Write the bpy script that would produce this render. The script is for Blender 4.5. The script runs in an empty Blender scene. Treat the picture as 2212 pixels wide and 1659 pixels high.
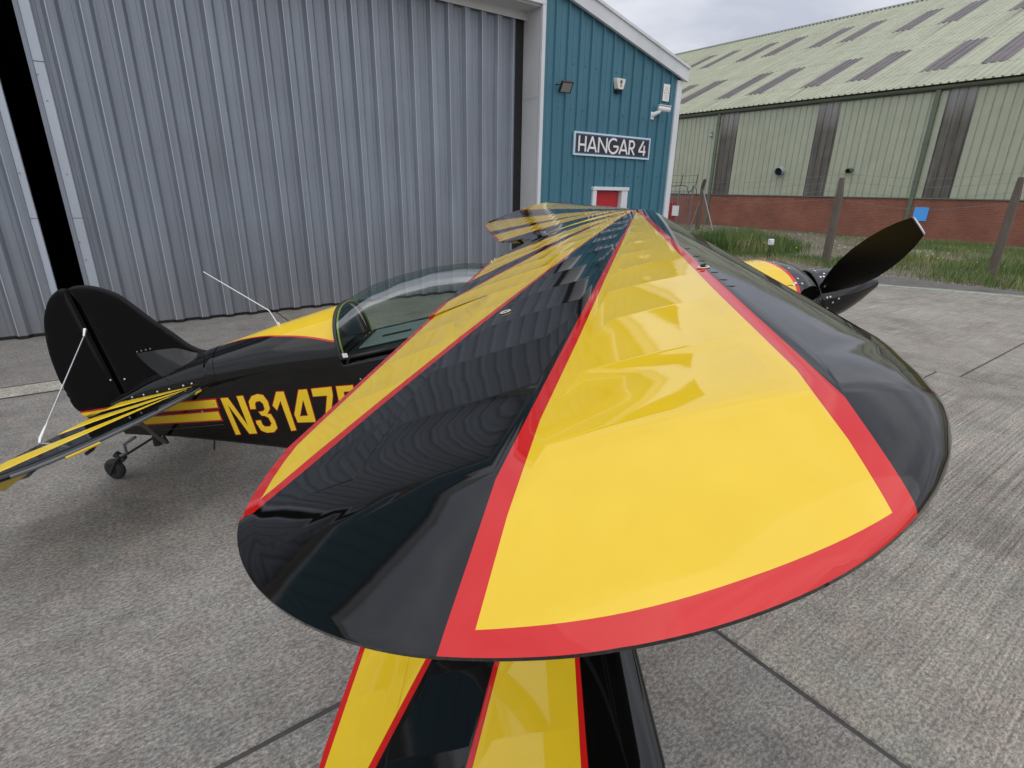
import bpy, bmesh, math, random
import numpy as np
from mathutils import Matrix, Vector
from mathutils.geometry import delaunay_2d_cdt

random.seed(4); rng = np.random.default_rng(7)
C = bpy.context.scene.collection
SC = bpy.context.scene
rad = math.radians

# ------------------------------------------------------------------ camera
cam_d = bpy.data.cameras.new('camera'); cam = bpy.data.objects.new('camera', cam_d); C.objects.link(cam)
cam_d.sensor_width = 36.0; cam_d.lens = 1155.0/2212.0*36.0
cam_d.clip_start = 0.02; cam_d.clip_end = 3000
CAMPOS = Vector((0, 0, 2.1))
right = Vector((0.80892, -0.58767, 0.01655)); fwd = Vector((0.5568, 0.7574, -0.3413)).normalized()
right = (right - fwd*right.dot(fwd)).normalized(); up = right.cross(fwd)
cam.matrix_world = Matrix(((right.x, up.x, -fwd.x, CAMPOS.x), (right.y, up.y, -fwd.y, CAMPOS.y),
                           (right.z, up.z, -fwd.z, CAMPOS.z), (0, 0, 0, 1)))
SC.camera = cam

# ------------------------------------------------------------------ world / sky (overcast)
SUN_EL, SUN_AZ = rad(52), rad(205)
w = bpy.data.worlds.new('World'); SC.world = w; w.use_nodes = True
nt = w.node_tree; nt.nodes.clear()
def N(t, nt_, **kw):
    n = nt_.nodes.new(t)
    for k, v in kw.items(): setattr(n, k, v)
    return n
wo = N('ShaderNodeOutputWorld', nt); bg = N('ShaderNodeBackground', nt); bg.inputs['Strength'].default_value = 0.10
sky = N('ShaderNodeTexSky', nt); sky.sky_type = 'NISHITA'; sky.sun_disc = False
sky.sun_elevation = SUN_EL; sky.sun_rotation = SUN_AZ; sky.air_density = 1.0; sky.dust_density = 2.0
tc = N('ShaderNodeTexCoord', nt)
mp = N('ShaderNodeMapping', nt); mp.inputs['Scale'].default_value = (1.0, 1.0, 2.6)
n1 = N('ShaderNodeTexNoise', nt); n1.inputs['Scale'].default_value = 3.1; n1.inputs['Detail'].default_value = 7; n1.inputs['Roughness'].default_value = .52
cr = N('ShaderNodeValToRGB', nt)
cr.color_ramp.elements[0].position = .40; cr.color_ramp.elements[0].color = (5.6, 5.9, 6.9, 1)
cr.color_ramp.elements[1].position = .64; cr.color_ramp.elements[1].color = (8.6, 8.8, 9.3, 1)
mx = N('ShaderNodeMix', nt); mx.data_type = 'RGBA'; mx.inputs['Factor'].default_value = .94
# an overcast sky is brighter towards the zenith than at the horizon
sxyz = N('ShaderNodeSeparateXYZ', nt); zr_ = N('ShaderNodeMapRange', nt); zr_.inputs['To Min'].default_value = .80; zr_.inputs['To Max'].default_value = 1.7
cgm = N('ShaderNodeMix', nt); cgm.data_type = 'RGBA'; cgm.blend_type = 'MULTIPLY'; cgm.inputs['Factor'].default_value = 1.0
L = nt.links.new
L(tc.outputs['Generated'], mp.inputs['Vector']); L(mp.outputs['Vector'], n1.inputs['Vector'])
L(n1.outputs['Fac'], cr.inputs['Fac']); L(sky.outputs['Color'], mx.inputs['A']); L(tc.outputs['Generated'], sxyz.inputs[0]); L(sxyz.outputs['Z'], zr_.inputs['Value']); L(cr.outputs['Color'], cgm.inputs['A']); L(zr_.outputs['Result'], cgm.inputs['B']); L(cgm.outputs['Result'], mx.inputs['B'])
L(mx.outputs['Result'], bg.inputs['Color']); L(bg.outputs['Background'], wo.inputs['Surface'])

sun_d = bpy.data.lights.new('sun', 'SUN'); sun_d.energy = 1.1; sun_d.angle = rad(120); sun_d.color = (1, .965, .92)
sun = bpy.data.objects.new('sun', sun_d); C.objects.link(sun)
sd = Vector((math.sin(SUN_AZ)*math.cos(SUN_EL), math.cos(SUN_AZ)*math.cos(SUN_EL), math.sin(SUN_EL)))
sun.rotation_euler = sd.to_track_quat('Z', 'Y').to_euler(); sun.location = (0, 0, 30)

vs = SC.view_settings; vs.view_transform = 'Standard'; vs.look = 'None'; vs.gamma = 1; vs.exposure = 0.0; vs.use_curve_mapping = False
SC.cycles.max_bounces = 8; SC.cycles.transparent_max_bounces = 16
SC.cycles.use_denoising = True

# ------------------------------------------------------------------ helpers
def set_props(o, label=None, cat=None, group=None, kind=None):
    if label: o['label'] = label
    if cat: o['category'] = cat
    if group: o['group'] = group
    if kind: o['kind'] = kind
    return o

def thing(name, loc, label, cat, group=None, rz=0.0):
    o = bpy.data.objects.new(name, None); C.objects.link(o)
    o.empty_display_size = .2; o.location = loc; o.rotation_euler = (0, 0, rz)
    return set_props(o, label, cat, group)

class MB:
    """collects vertices and faces, every face with a material index"""
    def __init__(s): s.v = []; s.f = []; s.m = []
    def add(s, vs_, fs, mi=0):
        b = len(s.v); s.v.extend([tuple(map(float, p)) for p in vs_])
        for f in fs: s.f.append(tuple(b+i for i in f)); s.m.append(mi)
    def box(s, x0, x1, y0, y1, z0, z1, mi=0):
        s.add([(x0,y0,z0),(x1,y0,z0),(x1,y1,z0),(x0,y1,z0),(x0,y0,z1),(x1,y0,z1),(x1,y1,z1),(x0,y1,z1)],
              [(0,3,2,1),(4,5,6,7),(0,1,5,4),(1,2,6,5),(2,3,7,6),(3,0,4,7)], mi)
    def cbox(s, x0, x1, y0, y1, z0, z1, c=.01, mi=0):
        # box with chamfered vertical and horizontal edges (convex hull of three inset slabs)
        bm = bmesh.new()
        for (a, b_, d) in ((c, c, 0), (c, 0, c), (0, c, c)):
            for x in (x0+a, x1-a):
                for y in (y0+b_, y1-b_):
                    for z in (z0+d, z1-d): bm.verts.new((x, y, z))
        bmesh.ops.convex_hull(bm, input=bm.verts[:])
        bm.verts.ensure_lookup_table(); bm.verts.index_update()
        s.add([v.co for v in bm.verts], [[v.index for v in f.verts] for f in bm.faces], mi); bm.free()
    def obox(s, P, ax, ay, az, mi=0):
        # oriented box: centre P, half axis vectors
        P = np.array(P, float); ax, ay, az = map(lambda q: np.array(q, float), (ax, ay, az))
        vs_ = [P+i*ax+j*ay+k*az for k in (-1,1) for (i,j) in ((-1,-1),(1,-1),(1,1),(-1,1))]
        s.add(vs_, [(0,3,2,1),(4,5,6,7),(0,1,5,4),(1,2,6,5),(2,3,7,6),(3,0,4,7)], mi)
    def tube(s, pts, r, n=8, mi=0, cap=True):
        pts = [Vector(p) for p in pts]; rs = r if isinstance(r, (list, tuple)) else [r]*len(pts)
        rings = []; prev = None
        for i, p in enumerate(pts):
            d = (pts[min(i+1, len(pts)-1)] - pts[max(i-1, 0)]).normalized()
            if prev is None:
                a = d.orthogonal().normalized()
            else:
                a = (prev - d*prev.dot(d)).normalized()
            prev = a; b = d.cross(a)
            rings.append([p + rs[i]*(math.cos(2*math.pi*k/n)*a + math.sin(2*math.pi*k/n)*b) for k in range(n)])
        vs_ = [v for R_ in rings for v in R_]; fs = []
        for i in range(len(pts)-1):
            for k in range(n): fs.append((i*n+k, i*n+(k+1)%n, (i+1)*n+(k+1)%n, (i+1)*n+k))
        if cap: fs.append(tuple(range(n-1, -1, -1))); fs.append(tuple((len(pts)-1)*n+k for k in range(n)))
        s.add(vs_, fs, mi)
    def grid(s, P, mi=None, close=False):
        # P: array (i,j,3); mi: function(i,j) or int
        P = np.asarray(P, float); n, m = P.shape[:2]; b = len(s.v)
        s.v.extend([tuple(p) for p in P.reshape(-1, 3)])
        for i in range(n-1):
            for j in range(m if close else m-1):
                j2 = (j+1) % m
                s.f.append((b+i*m+j, b+i*m+j2, b+(i+1)*m+j2, b+(i+1)*m+j)); s.m.append(mi(i, j) if callable(mi) else (mi or 0))
    def build(s, name, mats, parent=None, smooth=None, mesh_only=False):
        me = bpy.data.meshes.new(name); me.from_pydata(s.v, [], s.f)
        for m_ in (mats if isinstance(mats, (list, tuple)) else [mats]): me.materials.append(m_)
        me.polygons.foreach_set('material_index', s.m)
        if smooth is not None:
            me.polygons.foreach_set('use_smooth', [True]*len(s.f)); me.set_sharp_from_angle(angle=rad(smooth))
        me.update()
        if mesh_only: return me
        return link(name, me, parent)

def link(name, me, parent=None):
    o = bpy.data.objects.new(name, me); C.objects.link(o)
    if parent is not None: o.parent = parent
    return o

# ------------------------------------------------------------------ materials
def new_mat(name):
    m = bpy.data.materials.new(name); m.use_nodes = True
    return m, m.node_tree, m.node_tree.nodes['Principled BSDF']
def pmat(name, col, rough=.5, metal=0., coat=0., var=0., vscale=3., bump=0., bscale=30., stretch=None, spec=.5, rvar=0.):
    m, t, p = new_mat(name)
    p.inputs['Base Color'].default_value = (*col, 1); p.inputs['Roughness'].default_value = rough
    p.inputs['Metallic'].default_value = metal; p.inputs['Coat Weight'].default_value = coat; p.inputs['Coat Roughness'].default_value = .04
    p.inputs['Specular IOR Level'].default_value = spec
    l = t.links.new
    tcx = N('ShaderNodeTexCoord', t); mpx = N('ShaderNodeMapping', t)
    if stretch: mpx.inputs['Scale'].default_value = stretch
    l(tcx.outputs['Object'], mpx.inputs['Vector'])
    if var > 0 or rvar > 0:
        nz = N('ShaderNodeTexNoise', t); nz.inputs['Scale'].default_value = vscale; nz.inputs['Detail'].default_value = 6; nz.inputs['Roughness'].default_value = .6
        l(mpx.outputs['Vector'], nz.inputs['Vector'])
        r_ = N('ShaderNodeMapRange', t); r_.inputs['From Min'].default_value = .3; r_.inputs['From Max'].default_value = .7
        r_.inputs['To Min'].default_value = 1-var; r_.inputs['To Max'].default_value = 1+var
        l(nz.outputs['Fac'], r_.inputs['Value'])
        mul = N('ShaderNodeMix', t); mul.data_type = 'RGBA'; mul.blend_type = 'MULTIPLY'; mul.inputs['Factor'].default_value = 1
        mul.inputs['A'].default_value = (*col, 1); l(r_.outputs['Result'], mul.inputs['B']); l(mul.outputs['Result'], p.inputs['Base Color'])
        if rvar > 0:
            r2 = N('ShaderNodeMapRange', t); r2.inputs['From Min'].default_value = .3; r2.inputs['From Max'].default_value = .7
            r2.inputs['To Min'].default_value = max(.02, rough-rvar); r2.inputs['To Max'].default_value = rough+rvar
            l(nz.outputs['Fac'], r2.inputs['Value']); l(r2.outputs['Result'], p.inputs['Roughness'])
    if bump > 0:
        nb = N('ShaderNodeTexNoise', t); nb.inputs['Scale'].default_value = bscale; nb.inputs['Detail'].default_value = 3
        l(mpx.outputs['Vector'], nb.inputs['Vector'])
        bp = N('ShaderNodeBump', t); bp.inputs['Strength'].default_value = bump; bp.inputs['Distance'].default_value = .01
        l(nb.outputs['Fac'], bp.inputs['Height']); l(bp.outputs['Normal'], p.inputs['Normal'])
        if coat > 0: l(bp.outputs['Normal'], p.inputs['Coat Normal'])
    return m

M_Y = pmat('yellow paint', (.78, .525, .022), .045, var=.03, vscale=9, bump=.010, bscale=14)
M_R = pmat('red paint', (.58, .014, .012), .045, var=.03, vscale=9, bump=.010, bscale=14)
M_K = pmat('black paint', (.0034, .0031, .0028), .055, coat=.0, bump=.010, bscale=14)
M_YV = pmat('brightened yellow vinyl', (.86, .60, .030), .25, spec=.3)  # lighter than the yellow paint, to offset shade on the fuselage side
M_RV = pmat('red vinyl', (.55, .02, .015), .25, spec=.3)
M_KF = pmat('black fabric paint', (.0035, .0035, .0038), .22, bump=.02, bscale=60, spec=.16)
M_KM = pmat('satin black metal', (.012, .012, .013), .38, bump=.02)
M_PROP = pmat('matt black propeller paint', (.0045, .0040, .0030), .5, spec=.3)
M_RUB = pmat('tyre rubber', (.018, .018, .02), .7, bump=.1, bscale=80)
M_WHT = pmat('white paint', (.75, .76, .76), .4, var=.06, vscale=4)
M_WIRE = pmat('bright steel', (.62, .64, .66), .28, metal=.8)
M_STEEL = pmat('dull steel', (.22, .23, .25), .45, metal=.5)
M_GREYSTRUT = pmat('grey strut paint', (.10, .11, .115), .35)
M_CREAM = pmat('cream ring', (.55, .50, .36), .5)
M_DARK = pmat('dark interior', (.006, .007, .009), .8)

def streak_mat(name, col, rough, metal, var, vs_=(9, 9, .25), var2=.06, dirt=None, spec=.4):
    """sheet metal with vertical streaks, broad mottling and a dirty foot"""
    m, t, p = new_mat(name); l = t.links.new
    p.inputs['Roughness'].default_value = rough; p.inputs['Metallic'].default_value = metal; p.inputs['Specular IOR Level'].default_value = spec
    tcx = N('ShaderNodeTexCoord', t)
    m1 = N('ShaderNodeMapping', t); m1.inputs['Scale'].default_value = vs_; l(tcx.outputs['Object'], m1.inputs['Vector'])
    a = N('ShaderNodeTexNoise', t); a.inputs['Scale'].default_value = 1; a.inputs['Detail'].default_value = 8; a.inputs['Roughness'].default_value = .65; l(m1.outputs['Vector'], a.inputs['Vector'])
    b = N('ShaderNodeTexNoise', t); b.inputs['Scale'].default_value = 1.3; b.inputs['Detail'].default_value = 5; l(tcx.outputs['Object'], b.inputs['Vector'])
    fi = N('ShaderNodeTexNoise', t); fi.inputs['Scale'].default_value = 60; fi.inputs['Detail'].default_value = 3; l(tcx.outputs['Object'], fi.inputs['Vector'])
    r1 = N('ShaderNodeMapRange', t); r1.inputs['From Min'].default_value = .3; r1.inputs['From Max'].default_value = .7; r1.inputs['To Min'].default_value = 1-var; r1.inputs['To Max'].default_value = 1+var; l(a.outputs['Fac'], r1.inputs['Value'])
    r2 = N('ShaderNodeMapRange', t); r2.inputs['From Min'].default_value = .3; r2.inputs['From Max'].default_value = .7; r2.inputs['To Min'].default_value = 1-var2; r2.inputs['To Max'].default_value = 1+var2; l(b.outputs['Fac'], r2.inputs['Value'])
    r3 = N('ShaderNodeMapRange', t); r3.inputs['From Min'].default_value = .3; r3.inputs['From Max'].default_value = .7; r3.inputs['To Min'].default_value = .95; r3.inputs['To Max'].default_value = 1.05; l(fi.outputs['Fac'], r3.inputs['Value'])
    q1 = N('ShaderNodeMath', t, operation='MULTIPLY'); l(r1.outputs['Result'], q1.inputs[0]); l(r2.outputs['Result'], q1.inputs[1])
    q2 = N('ShaderNodeMath', t, operation='MULTIPLY'); l(q1.outputs[0], q2.inputs[0]); l(r3.outputs['Result'], q2.inputs[1])
    mul = N('ShaderNodeMix', t); mul.data_type = 'RGBA'; mul.blend_type = 'MULTIPLY'; mul.inputs['Factor'].default_value = 1; mul.inputs['A'].default_value = (*col, 1)
    l(q2.outputs[0], mul.inputs['B']); out = mul.outputs['Result']
    if dirt:
        z0, z1, dcol, amt = dirt     # rising damp and rust: stays with the sheet
        sx = N('ShaderNodeSeparateXYZ', t); l(tcx.outputs['Object'], sx.inputs[0])
        rz = N('ShaderNodeMapRange', t); rz.inputs['From Min'].default_value = z1; rz.inputs['From Max'].default_value = z0; l(sx.outputs['Z'], rz.inputs['Value'])
        mm = N('ShaderNodeMath', t, operation='MULTIPLY'); l(rz.outputs['Result'], mm.inputs[0]); l(a.outputs['Fac'], mm.inputs[1])
        m2 = N('ShaderNodeMath', t, operation='MULTIPLY'); l(mm.outputs[0], m2.inputs[0]); m2.inputs[1].default_value = amt; m2.use_clamp = True
        dm = N('ShaderNodeMix', t); dm.data_type = 'RGBA'; l(m2.outputs[0], dm.inputs['Factor']); l(out, dm.inputs['A']); dm.inputs['B'].default_value = (*dcol, 1); out = dm.outputs['Result']
    l(out, p.inputs['Base Color'])
    rr = N('ShaderNodeMapRange', t); rr.inputs['To Min'].default_value = rough-.1; rr.inputs['To Max'].default_value = rough+.12; l(a.outputs['Fac'], rr.inputs['Value']); l(rr.outputs['Result'], p.inputs['Roughness'])
    return m
M_GALV = streak_mat('weathered grey door sheet', (.222, .249, .290), .48, .3, .20, dirt=(0, 1.6, (.20, .185, .17), .9))
M_GALVL = streak_mat('pale galvanised flashing and rib highlight', (.42, .46, .52), .42, .3, .08, vs_=(3, 3, .6))
M_SEAM = streak_mat('rusty sheet seam', (.10, .095, .095), .7, .1, .2)
M_JAMB = streak_mat('grey jamb sheet', (.56, .565, .57), .5, .0, .04, vs_=(2, 2, .5))
M_TEAL = streak_mat('teal cladding', (.055, .165, .222), .38, .0, .05, vs_=(6, 6, .15))
M_WTRIM = streak_mat('off white trim', (.62, .64, .66), .45, .0, .06, vs_=(2, 2, .4))
M_GRN = streak_mat('pale green cladding', (.385, .415, .310), .5, .0, .06, vs_=(5, 5, .12))
M_GRNROOF = streak_mat('pale green roof sheet', (.345, .358, .255), .55, .0, .20, vs_=(.04, 9, .04), var2=.10)
M_GRND = streak_mat('dark green trim', (.125, .15, .105), .5, .0, .08, vs_=(1, 1, .3))
M_TRANSL = streak_mat('grimy translucent sheet', (.115, .105, .088), .55, .0, .35, vs_=(1.5, 5, .25), var2=.15, dirt=(6.9, 5.5, (.31, .30, .29), 1.7))
M_SKYL = streak_mat('grimy roof light sheet', (.120, .102, .102), .5, .0, .40, vs_=(.15, 11, .15), var2=.15)
M_STAIN = streak_mat('grey roof stain', (.30, .31, .235), .6, .0, .15)
M_POST = streak_mat('weathered concrete post', (.13, .105, .085), .8, .0, .2, vs_=(8, 8, 1.5))
M_RDOOR = pmat('red door paint', (.44, .020, .030), .35, var=.04)
M_SIGNK = pmat('sign face', (.030, .026, .040), .35)
M_SIGNF = pmat('sign frame', (.55, .68, .76), .35)
M_SIGNB = pmat('sign blue edge', (.075, .11, .20), .35)
M_BLUE = pmat('bright blue sign', (.085, .40, .95), .4, var=.02)
M_LENS = pmat('lamp glass', (.30, .30, .28), .12, var=.1, vscale=40)
M_NAVY = pmat('navy plastic', (.012, .018, .045), .25)
M_CREAMP = pmat('cream plastic', (.66, .68, .60), .4)
M_PRINT = pmat('faded print', (.10, .06, .07), .5)
M_RPRINT = pmat('pale red print', (.55, .32, .30), .5)
M_REDOBJ = pmat('red cabinet', (.40, .018, .014), .4)

# concrete
def concrete(name, base, seed=0., lines=.35):
    m, t, p = new_mat(name); l = t.links.new
    p.inputs['Roughness'].default_value = .85; p.inputs['Specular IOR Level'].default_value = .3
    geo = N('ShaderNodeNewGeometry', t)
    off = N('ShaderNodeVectorMath', t, operation='ADD'); off.inputs[1].default_value = (seed*13.7, seed*7.1, seed); l(geo.outputs['Position'], off.inputs[0])
    def noise(scale, detail, rough, sc=(1, 1, 1)):
        mp_ = N('ShaderNodeMapping', t); mp_.inputs['Scale'].default_value = sc; l(off.outputs[0], mp_.inputs['Vector'])
        n_ = N('ShaderNodeTexNoise', t); n_.inputs['Scale'].default_value = scale; n_.inputs['Detail'].default_value = detail; n_.inputs['Roughness'].default_value = rough
        l(mp_.outputs['Vector'], n_.inputs['Vector']); return n_.outputs['Fac']
    def rng_(f, a, b, c, d):
        r = N('ShaderNodeMapRange', t); r.inputs['From Min'].default_value = a; r.inputs['From Max'].default_value = b; r.inputs['To Min'].default_value = c; r.inputs['To Max'].default_value = d
        l(f, r.inputs['Value']); return r.outputs['Result']
    def mulm(a, b):
        q = N('ShaderNodeMath', t, operation='MULTIPLY'); l(a, q.inputs[0]); l(b, q.inputs[1]); return q.outputs[0]
    speck = noise(120, 3, .7, (.8, 1, 1)); mott = noise(66, 4, .66, (.62, 1, 1)); stain = noise(1.1, 6, .62); blot = noise(7.5, 4, .6); broad = noise(.55, 5, .6); mid = noise(2.6, 5, .65)
    brush = noise(1, 5, .72, (.6, 58, 1)); brushmask = noise(.45, 2, .5)
    f = mulm(rng_(speck, .36, .64, .74, 1.28), rng_(mott, .39, .61, .66, 1.36))
    f = mulm(f, rng_(stain, .30, .46, .80, 1.04)); f = mulm(f, rng_(blot, .3, .7, .87, 1.12))
    f = mulm(f, rng_(broad, .3, .7, .86, 1.14)); f = mulm(f, rng_(mid, .3, .7, .88, 1.12))
    bb = rng_(brush, .32, .68, 1-lines, 1+lines)
    mixb = N('ShaderNodeMix', t); mixb.data_type = 'FLOAT'; l(rng_(brushmask, .35, .6, .25, 1), mixb.inputs['Factor']); mixb.inputs['A'].default_value = 1; l(bb, mixb.inputs['B'])
    f = mulm(f, mixb.outputs['Result'])
    tint = N('ShaderNodeMix', t); tint.data_type = 'RGBA'; l(rng_(noise(3.3, 4, .6), .35, .65, 0, 1), tint.inputs['Factor'])
    tint.inputs['A'].default_value = (base[0]*1.03, base[1]*.975, base[2]*.955, 1); tint.inputs['B'].default_value = (base[0]*.97, base[1]*1.0, base[2]*.97, 1)
    mul = N('ShaderNodeMix', t); mul.data_type = 'RGBA'; mul.blend_type = 'MULTIPLY'; mul.inputs['Factor'].default_value = 1
    l(tint.outputs['Result'], mul.inputs['A']); l(f, mul.inputs['B']); l(mul.outputs['Result'], p.inputs['Base Color'])
    bp = N('ShaderNodeBump', t); bp.inputs['Strength'].default_value = .55; bp.inputs['Distance'].default_value = .006
    ad = N('ShaderNodeMath', t, operation='ADD'); l(brush, ad.inputs[0]); l(speck, ad.inputs[1]); l(ad.outputs[0], bp.inputs['Height']); l(bp.outputs['Normal'], p.inputs['Normal'])
    return m
M_CON = [concrete('apron concrete', (.226, .213, .195), 0., .18), concrete('apron concrete brushed', (.250, .230, .200), 1., .46), concrete('apron concrete grey', (.222, .21, .195), 2., .3)]
M_CONP = concrete('pale concrete patch', (.40, .375, .325), 3., .1)
M_ASPH = concrete('verge tarmac', (.125, .115, .108), 4., .1)
M_JOINT = pmat('joint sealant', (.060, .056, .054), .8, var=.3, vscale=6)
M_GLINE = pmat('faded green line paint', (.30, .50, .34), .7, var=.3, vscale=8)
M_SOIL = concrete('verge soil', (.16, .135, .105), 5., .1)
M_RUBBLE = pmat('pale rubble', (.34, .33, .30), .9, var=.3, vscale=12)

def brick_mat():
    m, t, p = new_mat('red brick'); l = t.links.new
    p.inputs['Roughness'].default_value = .85
    tcx = N('ShaderNodeTexCoord', t); mp_ = N('ShaderNodeMapping', t); mp_.inputs['Rotation'].default_value = (rad(90), 0, rad(90))
    sx = N('ShaderNodeSeparateXYZ', t); cx = N('ShaderNodeCombineXYZ', t); l(tcx.outputs['Object'], sx.inputs[0]); l(sx.outputs['Y'], cx.inputs['X']); l(sx.outputs['Z'], cx.inputs['Y'])
    b = N('ShaderNodeTexBrick', t); b.inputs['Scale'].default_value = 1; b.inputs['Brick Width'].default_value = .235; b.inputs['Row Height'].default_value = .078; b.inputs['Mortar Size'].default_value = .0085
    b.inputs['Color1'].default_value = (.26, .085, .052, 1); b.inputs['Color2'].default_value = (.20, .066, .042, 1); b.inputs['Mortar'].default_value = (.28, .17, .12, 1); b.inputs['Bias'].default_value = -.2
    l(cx.outputs[0], b.inputs['Vector'])
    nz = N('ShaderNodeTexNoise', t); nz.inputs['Scale'].default_value = .8; nz.inputs['Detail'].default_value = 6; l(tcx.outputs['Object'], nz.inputs['Vector'])
    r = N('ShaderNodeMapRange', t); r.inputs['From Min'].default_value = .3; r.inputs['From Max'].default_value = .7; r.inputs['To Min'].default_value = .8; r.inputs['To Max'].default_value = 1.15; l(nz.outputs['Fac'], r.inputs['Value'])
    mul = N('ShaderNodeMix', t); mul.data_type = 'RGBA'; mul.blend_type = 'MULTIPLY'; mul.inputs['Factor'].default_value = 1; l(b.outputs['Color'], mul.inputs['A']); l(r.outputs['Result'], mul.inputs['B'])
    l(mul.outputs['Result'], p.inputs['Base Color'])
    bp = N('ShaderNodeBump', t); bp.inputs['Strength'].default_value = .6; bp.inputs['Distance'].default_value = .01; bp.invert = True; l(b.outputs['Fac'], bp.inputs['Height']); l(bp.outputs['Normal'], p.inputs['Normal'])
    return m
M_BRICK = brick_mat()

def glass_mat(name, tint, refl=1.0):
    m = bpy.data.materials.new(name); m.use_nodes = True; t = m.node_tree; t.nodes.clear(); l = t.links.new
    o = N('ShaderNodeOutputMaterial', t); tr = N('ShaderNodeBsdfTransparent', t); tr.inputs['Color'].default_value = (*tint, 1)
    gl = N('ShaderNodeBsdfGlossy', t); gl.inputs['Roughness'].default_value = .015; fr = N('ShaderNodeFresnel', t); fr.inputs['IOR'].default_value = 1.5
    mu = N('ShaderNodeMath', t, operation='MULTIPLY'); mu.inputs[1].default_value = refl; mu.use_clamp = True
    mi = N('ShaderNodeMixShader', t); l(fr.outputs[0], mu.inputs[0]); l(mu.outputs[0], mi.inputs['Fac']); l(tr.outputs[0], mi.inputs[1]); l(gl.outputs[0], mi.inputs[2]); l(mi.outputs[0], o.inputs['Surface'])
    return m
M_CANOPY = glass_mat('tinted canopy glazing', (.70, .79, .75), .22)
M_CANOPYEDGE = pmat('canopy seal', (.30, .34, .06), .4)

def grass_mat():
    m, t, p = new_mat('rough grass'); l = t.links.new
    p.inputs['Roughness'].default_value = .7; p.inputs['Specular IOR Level'].default_value = .2
    at = N('ShaderNodeAttribute', t); at.attribute_name = 'tone'
    cr_ = N('ShaderNodeValToRGB', t); e = cr_.color_ramp.elements
    e[0].position = 0; e[0].color = (.062, .115, .032, 1); e[1].position = 1; e[1].color = (.40, .34, .19, 1)
    a = e.new(.5); a.color = (.125, .190, .055, 1); a = e.new(.74); a.color = (.23, .25, .105, 1)
    l(at.outputs['Fac'], cr_.inputs['Fac']); l(cr_.outputs['Color'], p.inputs['Base Color'])
    return m
M_GRASS = grass_mat()
M_WEEDFL = pmat('yellow flowers', (.65, .55, .04), .7)

# ------------------------------------------------------------------ ground
g = MB(); g.add([(-400,-400,-.16),(600,-400,-.16),(600,600,-.16),(-400,600,-.16)], [(0,1,2,3)])
set_props(g.build('ground', M_SOIL), kind='structure')
base = MB(); base.box(-44, 17.0, -44, 10.6, -.15, -.011)
apron = set_props(base.build('apron', M_JOINT), kind='structure')
# slabs: joints lie at x = 2.135 + 6.13 k and y = 1.80 + 6.13 k
xs = [2.135 + 6.13*k for k in range(-7, 3)] + [17.0]
ys = [1.80 + 6.13*k for k in range(-7, 1)] + [10.58]
gap = .011; q = 0
def slab(x0, x1, y0, y1, mi, z=0.0):
    s = MB(); c = .008
    # top with a chamfered, slightly ragged arris
    def side(n, a, b):
        return np.linspace(a, b, n)
    n = 12
    ring = [(x, y0) for x in side(n, x0, x1)[:-1]] + [(x1, y) for y in side(n, y0, y1)[:-1]] + [(x, y1) for x in side(n, x1, x0)[:-1]] + [(x0, y) for y in side(n, y1, y0)[:-1]]
    m_ = len(ring); cxm, cym = (x0+x1)/2, (y0+y1)/2
    lo = [(x, y, -.06) for x, y in ring]; r2 = []; r3 = []
    for x, y in ring:
        j = abs(rng.normal(0, .0025))
        dx = np.sign(cxm-x)*(abs(x-x0) < 1e-6 or abs(x-x1) < 1e-6); dy = np.sign(cym-y)*(abs(y-y0) < 1e-6 or abs(y-y1) < 1e-6)
        r2.append((x+dx*j, y+dy*j, z-c)); r3.append((x+dx*(j+c), y+dy*(j+c), z))
    s.add(lo+r2+r3, [(k, (k+1) % m_, m_+(k+1) % m_, m_+k) for k in range(m_)] + [(m_+k, m_+(k+1) % m_, 2*m_+(k+1) % m_, 2*m_+k) for k in range(m_)] + [tuple(2*m_+k for k in range(m_))])
    return s.build('concrete_slab', M_CON[mi % 3], apron)
for i in range(len(xs)-1):
    for j in range(len(ys)-1):
        x0, x1, y0, y1 = xs[i]+gap, xs[i+1]-gap, ys[j]+gap, ys[j+1]-gap
        if i == 7:      # in the column under the wing the cross joint is stepped back a little
            y0 = y0+.245 if j == 7 else y0; y1 = y1+.245 if j == 6 else y1
        mi = 1 if xs[i] >= 2.1 else (0 if ys[j] > -5 else 2)
        slab(x0, x1, y0, y1, mi); q += 1
pt = MB()
quad = [(-8.0, 7.57), (-8.0, 7.17), (2.0, 7.17), (2.0, 7.57)]
pt.add([(x, y, .004) for x, y in quad], [(0, 1, 2, 3)])
set_props(pt.build('concrete_patch', M_CONP, apron))
je = MB()
for (xa_, ya_), (xb_, yb_) in ((quad[0], quad[3]), (quad[1], quad[2])): je.add([(xa_, ya_-.012, .0065), (xb_, yb_-.012, .0065), (xb_, yb_+.012, .0065), (xa_, ya_+.012, .0065)], [(0,1,2,3)])
set_props(je.build('patch_joints', M_JOINT, apron), kind='stuff')
tarm = MB(); tarm.add([(17.0-.002,-44,-.004),(17.9,-44,-.004),(17.55,3,-.004),(17.3,6.3,-.004),(17.2,10.6,-.004),(17.0-.002,10.6,-.004)], [(0,1,2,3,4,5)])
set_props(tarm.build('tarmac_edge', M_ASPH), kind='structure')
gl = MB()
a_, b_ = np.array([15.42, 5.53]), np.array([16.45, 3.15]); dd = (b_-a_)/np.linalg.norm(b_-a_); nn = np.array([-dd[1], dd[0]])*.045
for s0, s1 in ((-.9, 1.5), (1.55, 2.45), (2.6, 3.1)):
    P = [a_+dd*s0-nn, a_+dd*s1-nn, a_+dd*s1+nn, a_+dd*s0+nn]; gl.add([(p[0], p[1], .004) for p in P], [(0,1,2,3)])
gl.build('painted_line', M_GLINE, apron)
ts = MB(); P = []
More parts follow.
